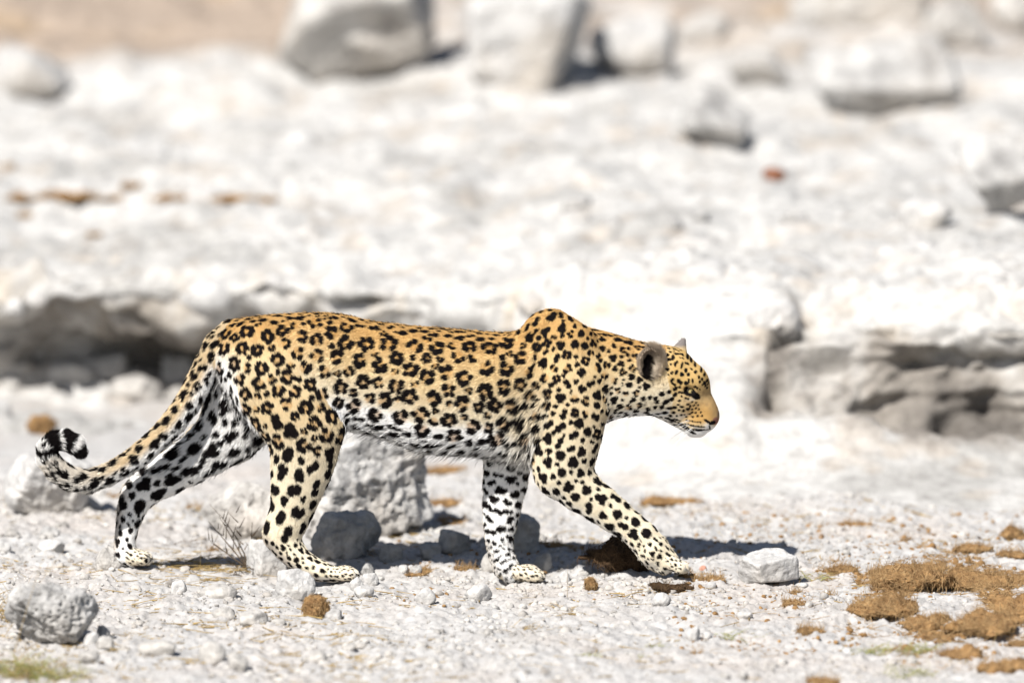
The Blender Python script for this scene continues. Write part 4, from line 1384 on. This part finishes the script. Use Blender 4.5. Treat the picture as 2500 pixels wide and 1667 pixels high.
stone(1645, 565, 40, 40, 312, M_ROCK_GREY, 'small dark sided stone on the slope above the ears', on='bank', sub=3)
stone(1712, 545, 40, 34, 313, M_ROCK_GREY, 'small dark sided stone on the slope to the right of its twin', on='bank', sub=3)
stone(1925, 545, 34, 26, 314, M_ROCK_GREY, 'tiny grey stone on the slope right of the head', on='bank', sub=3)
stone(1888, 445, 66, 34, 315, plain_material('rust_stone', (.22, .10, .06), .9, .1), 'rust red stone on the white slope above the head', on='bank', sub=3)
stone(2110, 70, 330, 150, 316, M_ROCK, 'pale tan boulder at the top right', name='boulder', cat='boulder', on='bank', sub=5, boxy=True)
stone(2520, 90, 180, 170, 317, M_ROCK, 'boulder in the top right corner behind a dark gap', name='boulder', cat='boulder', on='bank', sub=5, facets=10)
stone(2330, 130, 150, 150, 318, M_ROCK, 'tan boulder left of the dark gap at the top right', name='boulder', cat='boulder', on='bank', sub=5, facets=10)
stone(1720, 110, 130, 80, 319, M_ROCK, 'low tan rock at the top between two boulders', on='bank', sub=4)
stone(40, 240, 240, 130, 320, M_ROCK_WHITE, 'white rock shoulder at the upper left edge', on='bank', sub=5, rough=.6)
stone(-5, 1045, 60, 62, 321, M_ROCK_GREY, 'dark blurred rock cut by the left edge above the white rock', on='ground', sub=4)
stone(1890, 830, 130, 110, 322, M_ROCK_WHITE, 'white knob of rock hanging on the lip of the right hollow', on='bank', sub=5)
stone(560, 960, 150, 90, 325, M_ROCK, 'pale rock at the foot of the left hollow, behind the tail root', on='bank', sub=4)
stone(330, 985, 130, 70, 326, M_ROCK, 'pale rock at the foot of the left hollow, right of its middle', on='bank', sub=4)
stone(170, 940, 120, 60, 327, M_ROCK_GREY, 'grey rock lying inside the left hollow', on='bank', sub=4)

stone(330, 800, 170, 70, 331, M_ROCK, 'beige block bulging out of the left hollow under its lip', on='bank', sub=5, boxy=True, rough=1.3)
stone(-20, 930, 150, 210, 332, M_ROCK_WHITE, 'pale rock closing the left hollow at the left edge', on='bank', sub=5, boxy=True, rough=1.2)
stone(575, 820, 90, 60, 333, M_ROCK_GREY, 'beige block at the right end of the left hollow', on='bank', sub=5, boxy=True, rough=1.3)
stone(100, 870, 110, 90, 334, M_ROCK_GREY, 'grey broken block in the left part of the hollow', on='bank', sub=4, boxy=True, rough=1.3)
stone(430, 930, 90, 60, 335, M_ROCK_GREY, 'grey broken block in shade near the middle of the hollow', on='bank', sub=4, boxy=True, rough=1.3)
stone(250, 920, 120, 60, 336, M_ROCK_GREY, 'wide grey block lying on the floor of the hollow', on='bank', sub=4, boxy=True, rough=1.3)
# loose material nobody could count -------------------------------------------------------------------------
grng = np.random.default_rng(99)


def scatter_stones(name, spots, sizes, mats_sub, label, mat, nvar=10, sink=.25):
    variants = [rock_shape(500 + k, (2, 2 * grng.uniform(.7, 1), 2 * grng.uniform(.5, .85)), mats_sub, 7, 1.2, 0, 40) for k in range(nvar)]
    Vs, Fs, o = [], [], 0
    for (x, y, z), s in zip(spots, sizes):
        V, F = variants[grng.integers(nvar)]
        a = grng.uniform(0, 6.28); c_, s_ = math.cos(a), math.sin(a)
        t = grng.normal(0, .25)
        Q = V @ np.array([[c_, s_, 0], [-s_, c_, 0], [0, 0, 1]]) @ np.array([[1, 0, 0], [0, math.cos(t), math.sin(t)], [0, -math.sin(t), math.cos(t)]])
        Vs.append(Q * s + (x, y, z + s * sink)); Fs.append(F + o); o += len(V)
    me = make_mesh(name, np.concatenate(Vs), np.concatenate(Fs))
    return link(name, me, mat, kind='stuff', label=label, category='gravel')


def field_points(n, x0, x1, y0, y1, clump_seed, thr=-.2, power=1.0):
    out = []
    while len(out) < n:
        m = n * 2
        X = grng.uniform(x0, x1, m); Y = grng.uniform(y0, y1, m)
        c_ = vnoise(np.stack([X, Y, np.zeros(m)], 1), 3.2, clump_seed) + .5 * vnoise(np.stack([X, Y, np.zeros(m)], 1), 9, clump_seed + 1)
        k = c_ > thr + grng.normal(0, .35, m)
        out += list(zip(X[k], Y[k]))
    out = np.array(out[:n])
    return out


q = field_points(16000, -1.8, 1.8, -2.3, 1.6, 11, -.1)
z = ground_z(q[:, 0], q[:, 1], True)
scatter_stones('fine_gravel', np.column_stack([q, z]), grng.gamma(3, .00085, len(q)) + .0008, 1, 'fine pale grit scattered over the chalky soil', M_ROCK, sink=.1)
q = field_points(3400, -1.8, 1.8, -2.3, 1.6, 21, .1)
q = q[(q[:, 0] < .5) | (grng.random(len(q)) < .45)]
z = ground_z(q[:, 0], q[:, 1], True)
scatter_stones('gravel', np.column_stack([q, z]), np.clip(grng.gamma(2.6, .0023, len(q)) + .002, 0, .017), 2, 'loose pale pebbles strewn over the chalky soil', M_ROCK, sink=.05)
# rubble of the terrace behind
pts, sz_ = [], []
for k in range(120):
    px, py = grng.uniform(-250, 2750), grng.uniform(240, 740)
    h = bank_bvh.ray_cast(Vector(CAM), Vector(W(px, py, 5.0) - CAM).normalized())
    if h[0] is None:
        continue
    w_ = .5 + .5 * float(vnoise(np.array([[h[0][0], h[0][1], 0]]), 1.1, 33)[0])
    if grng.random() > .25 + w_:
        continue
    pts.append(tuple(h[0])); sz_.append(min(.12, grng.gamma(1.3, .020) + .006))
scatter_stones('rubble', pts, sz_, 3, 'white rubble covering the slope behind the leopard', M_ROCK_WHITE, sink=-.5)
pts, sz_ = [], []
for k in range(150):
    px, py = grng.uniform(-100, 2600), grng.uniform(900, 1230)
    h = bank_bvh.ray_cast(Vector(CAM), Vector(W(px, py, 5.0) - CAM).normalized())
    if h[0] is None or h[0][2] < -.01:
        continue
    if 1380 < px:
        continue
    pts.append(tuple(h[0])); sz_.append(min(.045, grng.gamma(2.2, .0075) + .004))
scatter_stones('rubble', pts, sz_, 3, 'broken pale rubble along the foot of the bank', M_ROCK, sink=-.25)


# ------------------------------------------------------------------ straw, twigs, grass, dung
def blades(specs, width=.0011, segs=4):
    """specs: (base point, direction, length, bend vector, width factor) -> thin three-sided blades"""
    Vs, Fs, o = [], [], 0
    for b0, d, L, bend, wf in specs:
        d = np.array(d, float); d /= (np.linalg.norm(d) + 1e-9)
        s = np.cross(d, (0, 0, 1)); n_ = np.linalg.norm(s)
        s = s / n_ if n_ > .05 else np.array([1.0, 0, 0])
        t = np.cross(s, d)
        for j in range(segs + 1):
            u = j / segs
            c_ = np.array(b0) + d * L * u + np.array(bend) * L * u * u
            w_ = width * wf * (1 - .75 * u)
            for a in (0, 2.094, 4.189):
                Vs.append(c_ + w_ * (math.cos(a) * s + math.sin(a) * t))
        for j in range(segs):
            for a in range(3):
                b = (a + 1) % 3
                Fs.append((o + j * 3 + a, o + j * 3 + b, o + (j + 1) * 3 + b, o + (j + 1) * 3 + a))
        o += 3 * (segs + 1)
    return np.array(Vs), np.array(Fs)


def straw_litter(name, pts, mat, lo, hi, label, wf=1.0, lift=.06):
    sp = []
    for x, y in pts:
        a = grng.uniform(0, 6.28)
        L = grng.uniform(lo, hi)
        z0 = gz(x, y) + .002
        d = np.array([math.cos(a), math.sin(a), grng.uniform(-.02, lift)])
        e = gz(x + d[0] * L, y + d[1] * L) + .002
        d[2] = max((e - z0) / L, -.3) + abs(grng.normal(0, lift))
        sp.append(((x, y, z0), d, L, (grng.normal(0, .25), grng.normal(0, .25), -.02), wf * grng.uniform(.5, 1.1)))
    V, F = blades(sp)
    return link(name, make_mesh(name, V, F), mat, kind='stuff', label=label, category='straw')


q = np.array([(x, y) for x, y in field_points(2600, -1.4, 1.4, -1.6, 1.2, 41, .25) if (x < -.25 or grng.random() < .35)])
straw_litter('straw_litter', q[:1700], M_STRAW, .02, .085, 'broken dry grass stems scattered on the ground', 1.8)
q = field_points(500, -1.4, 1.4, -1.5, 1.5, 44, .2)
straw_litter('bark_crumbs', q, M_TWIG, .006, .022, 'dark plant crumbs scattered on the ground', .9)
q = field_points(900, .3, 1.45, -1.1, 1.2, 47, .1)
straw_litter('dung_straw', q, M_FIBRE, .01, .045, 'brown fibres from crumbled dung on the right', .8)
q = field_points(700, .38, 1.4, -1.0, 1.0, 57, .1)
q = np.concatenate([q, field_points(160, -.3, .5, -.6, .6, 58, .2)])
z = ground_z(q[:, 0], q[:, 1], True)
scatter_stones('dung_crumbs', np.column_stack([q, z]), np.clip(grng.gamma(2, .0016, len(q)) + .0012, 0, .008), 2, 'brown dung crumbs strewn over the chalky soil', M_DUNG, sink=0)
q = np.array([G(a_, b_)[:2] for a_, b_ in zip(grng.normal(2330, 130, 22000), grng.normal(1475, 55, 22000))])
cl = vnoise(np.column_stack([q, np.zeros(len(q))]) * np.array([1, .35, 1]), 11, 71) + .6 * vnoise(np.column_stack([q, np.zeros(len(q))]) * np.array([1, .4, 1]), 26, 72)
q = q[(cl > .22)]
straw_litter('dung_mat', q[:6000], M_FIBRE, .010, .045, 'trampled mat of brown dung fibres on the right', 1.35, .26)
q2 = q[grng.permutation(len(q))[:900]]
z = ground_z(q2[:, 0], q2[:, 1], True)
scatter_stones('dung_crumbs', np.column_stack([q2, z]), np.clip(grng.gamma(2.2, .0022, len(q2)) + .0015, 0, .012), 2, 'crumbled dung filling the gaps of the heap on the right', M_DUNG, sink=.1)
# fallen stems between the hind legs
sp = []
for k in range(150):
    p0 = G(grng.normal(500, 75), grng.normal(1385, 16))
    z0 = gz(p0[0], p0[1])
    a = grng.normal(0.1, .5) + (math.pi if grng.random() < .5 else 0)
    sp.append(((p0[0], p0[1], z0 + .004), (math.cos(a), math.sin(a), grng.uniform(0, .25)), grng.uniform(.04, .13), (0, 0, -.15), 1.0))
V, F = blades(sp)
link('straw_heap', make_mesh('straw_heap', V, F), M_STRAW, label='thin heap of fallen dry stems between the hind legs', category='straw', kind='stuff')


def tuft(px, py, n, L, spreadw, mat, label, name='grass_tuft', cat='grass', up=1.0, wf=1.0, seed=1):
    r = np.random.default_rng(seed)
    p0 = G(px, py); z0 = gz(p0[0], p0[1])
    sp = []
    for k in range(n):
        a = r.uniform(0, 6.28)
        b = np.array([r.normal(0, spreadw), r.normal(0, spreadw), -.004])
        sp.append((b, (math.cos(a) * r.uniform(.2, 1.1), math.sin(a) * r.uniform(.2, 1.1), up * r.uniform(.3, 1)), L * r.uniform(.4, 1.1), (math.cos(a) * .3, math.sin(a) * .3, -.25), wf))
    V, F = blades(sp)
    return link(name, make_mesh(name, V, F), mat, None, (p0[0], p0[1], z0), label=label, category=cat)


tuft(30, 1640, 150, .075, .045, M_GREEN, 'yellow green grass tuft in the bottom left corner', seed=1, wf=1.2)
tuft(125, 1655, 150, .06, .035, M_GREEN, 'low green grass tuft right of the one in the bottom left corner', seed=2, wf=1.2)
tuft(75, 1650, 110, .09, .05, M_STRAW, 'dry straw tuft between two green tufts at the bottom left', seed=3, wf=1.0)
tuft(18, 1520, 60, .15, .03, M_STRAW, 'tall dry stems left of the pitted rock', seed=4, up=1.4)
tuft(330, 1545, 60, .07, .03, M_STRAW, 'sprawling dry grass stub right of the pitted rock', seed=5, up=.3)
tuft(1300, 1542, 110, .055, .03, M_STRAW, 'flattened straw tuft below the front legs', seed=6, up=.35)
tuft(1395, 1500, 50, .06, .025, M_STRAW, 'pale straw wisp above the flattened tuft', seed=7, up=.4)
tuft(1436, 1606, 40, .030, .010, M_GREEN, 'small green sprout in the blurred foreground, centre right', name='sprout', cat='plant', seed=8, up=1.3, wf=1.4)
tuft(1438, 1600, 5, .085, .004, M_TWIG, 'thin bare stalk rising from the green sprout', name='dry_stalk', cat='stalk', seed=9, up=3, wf=.5)
tuft(1603, 1572, 36, .028, .010, M_GREEN, 'small grey green grass sprout below the reaching paw', name='sprout', cat='plant', seed=10, up=1.4)
tuft(1552, 1604, 50, .022, .018, M_GREEN, 'round low green tuft left of the red chip in the foreground', seed=11, up=1.0)
tuft(1800, 1552, 60, .045, .03, M_GREEN, 'spread green wisps right of the white pebbles', seed=12, up=.5)
tuft(2150, 1590, 90, .040, .030, M_GREEN, 'pale green tuft below the dung heap, left one', seed=13, up=1.0)
tuft(2240, 1596, 90, .045, .025, M_GREEN, 'pale green tuft below the dung heap, right one', seed=14, up=1.1)
tuft(2225, 1640, 90, .040, .026, M_GREEN, 'blurred green tuft at the lower right', seed=15, up=1.0)
tuft(1975, 1415, 46, .035, .018, M_GREEN, 'grey green tuft at the right foot of the blocky white rock', seed=16, up=.8)
tuft(2000, 1412, 40, .075, .03, M_STRAW, 'dry stems lying beside the grey green tuft', seed=17, up=.4)
tuft(610, 1388, 90, .07, .022, M_TWIG, 'dark matted stems at the foot of the twiggy plant', name='dry_plant', cat='plant', seed=18, up=.7, wf=1.2)
tuft(240, 1320, 60, .03, .02, M_STRAW, 'tiny dry tuft behind and left of the far hind paw', seed=19, up=.6)
tuft(440, 1325, 30, .10, .02, M_TWIG, 'bent brown stems between the hind legs', name='dry_stalk', cat='stalk', seed=20, up=.5, wf=.8)
tuft(35, 1382, 40, .03, .02, M_FIBRE, 'small brown dry clump near the left edge', seed=21, up=.5)
# twiggy plant in front of the low boulder
r = np.random.default_rng(3)
p0 = G(608, 1384); base = np.array([p0[0], p0[1], gz(p0[0], p0[1])])
plant = link('dry_shrub', None, label='little leafless dark shrub standing between the hind legs', category='shrub'); plant.location = base
for k, (dx, dz, L) in enumerate(((-.22, 1, .17), (-.5, 1, .15), (.1, 1, .12), (.45, .8, .10), (-.9, .7, .13), (-.75, 1, .16))):
    sp = [((0, 0, 0), (dx, r.normal(0, .2), dz), L, (r.normal(0, .15), 0, 0), 2.3)]
    d = np.array([dx, 0, dz]) / math.hypot(dx, dz)
    for j in range(7):
        u = r.uniform(.3, 1)
        sp.append((tuple(d * L * u), (dx + r.choice([-1, 1]) * .8, r.normal(0, .5), dz), r.uniform(.012, .035), (0, 0, .1), 1.5))
    V, F = blades(sp)
    link('stem', make_mesh('stem', V, F), M_TWIG, plant)
# long bare stalks
for px, py, dx, dz, L, wf, lab in ((500, 1375, .38, 1, .17, .9, 'long tan stalk leaning right beside the twiggy plant'), (488, 1420, 0, 1, .13, .6, 'thin upright stalk in front of the space between the hind legs'),
                                   (1385, 1470, -.02, 1, .09, .7, 'thin white stalk standing below the two front paws'), (30, 1610, .26, 1, .30, .9, 'long straw stalk rising in front of the pitted rock'),
                                   (8, 1560, .62, 1, .28, .8, 'long slanting stalk reaching over the pitted rock from the left edge'), (2420, 1590, .28, 1, .09, .9, 'dry stalk leaning over the dung at the lower right')):
    p0 = G(px, py)
    V, F = blades([((0, 0, 0), (dx, 0, dz), L, (.04, 0, -.04), wf)], segs=6)
    link('dry_stalk', make_mesh('dry_stalk', V, F), M_STRAW, None, (p0[0], p0[1], gz(p0[0], p0[1]) - .003), label=lab, category='stalk')


def dung(px, py, w, h, seed, label, fibres=220, mat=None, fmat=None, name='dung_pile', depth=None, on='ground', ball=False, group=None, Yoff=0.0, flen=.018):
    r = np.random.default_rng(seed)
    mat = mat or M_DUNG; fmat = fmat or M_FIBRE
    dd = depth if depth is not None else w * .8
    if on == 'ground':
        p0 = G(px, py); fac = 1 + p0[1] / 20
        p0[1] += dd * fac / 2000 + Yoff; p0[0] = (px - 1250) / 1000 * (1 + p0[1] / 20); p0[2] = gz(p0[0], p0[1])
    else:
        p0 = on_bank(px, py); fac = 1 + p0[1] / 20
    # the camera looks down a little, so part of the drawn height is depth
    hh = max(h - dd * .139 * (.55 if not ball else .1), h * .40) * (1 if ball else .50)
    size = np.array([w, dd, hh * (1.25 if not ball else 1.05)]) * fac / 1000
    V, F = rock_shape(seed, size, 5 if w > 50 else 4, 18, 1.5 if not ball else .7, .4, 9)
    lump = fbm(V + seed, 45, 3, seed, .65)
    if not ball:
        V[:, :2] *= (1 + .24 * fbm(V + 3 * seed, 34, 2, seed + 1))[:, None]
        V[:, 2] *= .85 + .6 * fbm((V + 5 * seed) * np.array([1, 1, 0]), 20, 2, seed + 2)
    nv_ = V / (np.linalg.norm(V, axis=1, keepdims=True) + 1e-9)
    V = V + nv_ * (lump * min(.12 * min(size), .008))[:, None]
    zmin = V[:, 2].min(); V[:, 2] -= zmin + (V[:, 2].max() - zmin) * (.22 if not ball else .05)
    top = link(name, None, label=label, category='dung')
    top.location = tuple(p0)
    if group:
        top['group'] = group
    link('lump', make_mesh('lump', V, F), mat, top)
    ctr = np.array([0, 0, V[:, 2].max() * .3])
    sp = []
    idx = r.integers(0, len(V), int(fibres * 1.8))
    for i_ in idx:
        v = V[i_]
        if v[2] < -.002:
            continue
        n_ = v - ctr; n_ /= (np.linalg.norm(n_) + 1e-9)
        t = r.normal(size=3); t -= n_ * (t @ n_) * .85
        t /= np.linalg.norm(t)
        sp.append((v - t * .004, t + n_ * r.uniform(.05, .6), flen * r.uniform(.5, 2.0), -n_ * .25, r.uniform(.5, 1.05)))
    if sp:
        FV, FF = blades(sp, segs=3)
        link('fibres', make_mesh('fibres', FV, FF), fmat, top, kind='stuff')
    return top


M_DUNG_SHADE = fibre_material('shaded_dung', (.02, .012, .008), (.075, .045, .024))  # dung and fibre colours darkened, putting the shade on these pieces into the material
M_FIB_SHADE = fibre_material('shaded_fibre', (.04, .026, .015), (.16, .10, .055))
dung(766, 1514, 58, 56, 1, 'round orange brown dung ball below the white rock in front of the hind paw', 300, name='dung_ball', ball=True, depth=54, flen=.012)
dung(1443, 1442, 32, 36, 2, 'small upright straw coloured dung ball in front of the shadow', 160, name='dung_ball', ball=True, flen=.012)
dung(1500, 1412, 168, 92, 3, 'large dark dung mound in shade between the front legs', 500, M_DUNG_SHADE, M_FIB_SHADE, depth=90, Yoff=.02, flen=.022)
dung(1640, 1452, 112, 26, 4, 'dark flattened dung lying under the raised front paw', 260, M_DUNG_SHADE, M_FIB_SHADE, depth=90, Yoff=-.03, flen=.012)
dung(1728, 1432, 82, 34, 5, 'crumbled straw brown dung right of the raised front paw', 300)
dung(1675, 1422, 44, 30, 6, 'dung piece touching the toes of the raised front paw', 140)
dung(2205, 1456, 205, 74, 7, 'big fibrous dung mound on the right, thickest of the heap', 900, depth=150, flen=.026)
dung(2148, 1412, 58, 54, 8, 'knob of dung standing on the left end of the big mound', 200, flen=.02)
dung(2060, 1410, 74, 36, 9, 'straw strewn dung left of the big mound', 240)
dung(2032, 1378, 42, 22, 10, 'small dung piece above the gap between white rock and mound', 80)
dung(2018, 1402, 46, 20, 11, 'flat dung scrap beside the blocky white rock', 80)
dung(2385, 1450, 175, 44, 12, 'wide low dung spread right of the big mound', 700, depth=230, flen=.024)
dung(2488, 1440, 120, 60, 13, 'dung heap cut by the right edge, level with the big mound', 400, depth=200)
dung(2162, 1520, 170, 62, 14, 'ragged dung heap below the big mound', 800, depth=190, flen=.024)
dung(2262, 1545, 110, 40, 15, 'thin dung spread joining the lower heaps', 350, depth=150)
dung(2302, 1530, 62, 62, 16, 'dark upright dung lump in the lower heap', 300, depth=60, flen=.014)
dung(2402, 1570, 155, 62, 17, 'lowest big dung heap near the right edge', 800, depth=210, flen=.022)
dung(2490, 1528, 120, 78, 18, 'dung heap at the right edge below the level mound', 450, depth=160)
dung(2495, 1588, 70, 34, 19, 'low dung in the lower right, cut by the edge', 160)
dung(1978, 1550, 70, 26, 20, 'small dung pat with a broken stalk, left of the lower heap', 220)
dung(1946, 1458, 32, 22, 21, 'small dung lump below the blocky white rock', 100)
dung(2032, 1462, 30, 16, 22, 'tiny dung lump left of and below the big mound', 60)
dung(2275, 1402, 96, 22, 23, 'dung strip lying above the big mound', 200)
dung(2375, 1360, 90, 24, 24, 'dung crumbs right of the strip above the mound', 200)
dung(2480, 1372, 80, 34, 25, 'dung at the right edge above the level heap', 200)
dung(2215, 1326, 36, 14, 26, 'lone dung scrap on bare ground above the mound', 60)
dung(2480, 1322, 70, 58, 27, 'blurred brown dung pile at the right edge, farthest back', 200)
dung(2085, 1284, 72, 26, 28, 'blurred dung lump at the foot of the bank on the right', 120)
dung(1345, 1346, 62, 22, 29, 'dung scrap behind the upright grey rock', 160)
dung(1407, 1352, 36, 16, 30, 'small dung scrap left of the large dark mound', 80)
dung(1135, 1390, 46, 26, 31, 'orange dung lump just left of the standing front paw', 160)
dung(1035, 1392, 48, 18, 32, 'dung scrap at the sunny edge of the shadow, upper one', 100)
dung(1018, 1404, 56, 12, 33, 'flat dung scrap at the sunny edge of the shadow, lower one', 60)
dung(955, 1372, 44, 40, 34, 'dark dung lump in shade right of the grey rock', 120, M_DUNG_SHADE, M_FIB_SHADE)
dung(516, 1345, 24, 22, 35, 'tiny dung lump on a stalk between the hind legs', 80)
dung(1100, 1276, 82, 9, 36, 'blurred dung streak behind, between boulder and front leg', 120)
dung(1095, 1232, 100, 9, 37, 'farther blurred dung streak behind, between boulder and front leg', 120)
dung(1080, 1165, 150, 9, 38, 'farthest blurred brown patch seen under the belly', 160)
dung(100, 1068, 68, 50, 39, 'round blurred orange dung ball behind the tail on the left', 160, name='dung_ball', ball=True)
dung(283, 1214, 46, 12, 40, 'blurred dung scrap behind the hock of the far hind leg', 60)
dung(475, 1240, 36, 12, 41, 'blurred dung scrap between the hind legs', 60)
dung(1640, 1238, 150, 9, 42, 'faint brown patch behind the head, at the foot of the bank', 80)
dung(2345, 1612, 120, 30, 43, 'blurred brown dung at the lower right', 200)
dung(2460, 1650, 150, 46, 44, 'blurred dung cut by the lower right corner', 240)
dung(2015, 1668, 90, 26, 45, 'blurred dung cut by the bottom edge on the right', 160)
dung(1940, 1490, 60, 22, 46, 'thin dung scrap left of the ragged heap', 140)
dung(1705, 1594, 36, 12, 47, 'orange dung chip in the blurred foreground', 40)
for k, (px, py, w) in enumerate(((60, 488, 120), (165, 484, 160), (255, 486, 110), (430, 490, 120), (565, 494, 110), (650, 492, 60), (230, 575, 46), (60, 530, 50), (330, 460, 60), (15, 412, 50))):
    dung(px, py, w, 15, 60 + k, ['leftmost blurred dung streak on the terrace', 'long dung streak on the terrace, second from the left', 'dung streak in the middle of the left terrace row', 'dung streak on the terrace above the rump',
                                'dung streak right of the one above the rump', 'small dung streak ending the terrace row', 'single dung dot on the terrace below the row', 'dung dot below the left end of the terrace row',
                                'pale dung dot above the terrace row', 'dung dot at the left edge above the terrace row'][k], 60, on='bank', depth=w * .6)
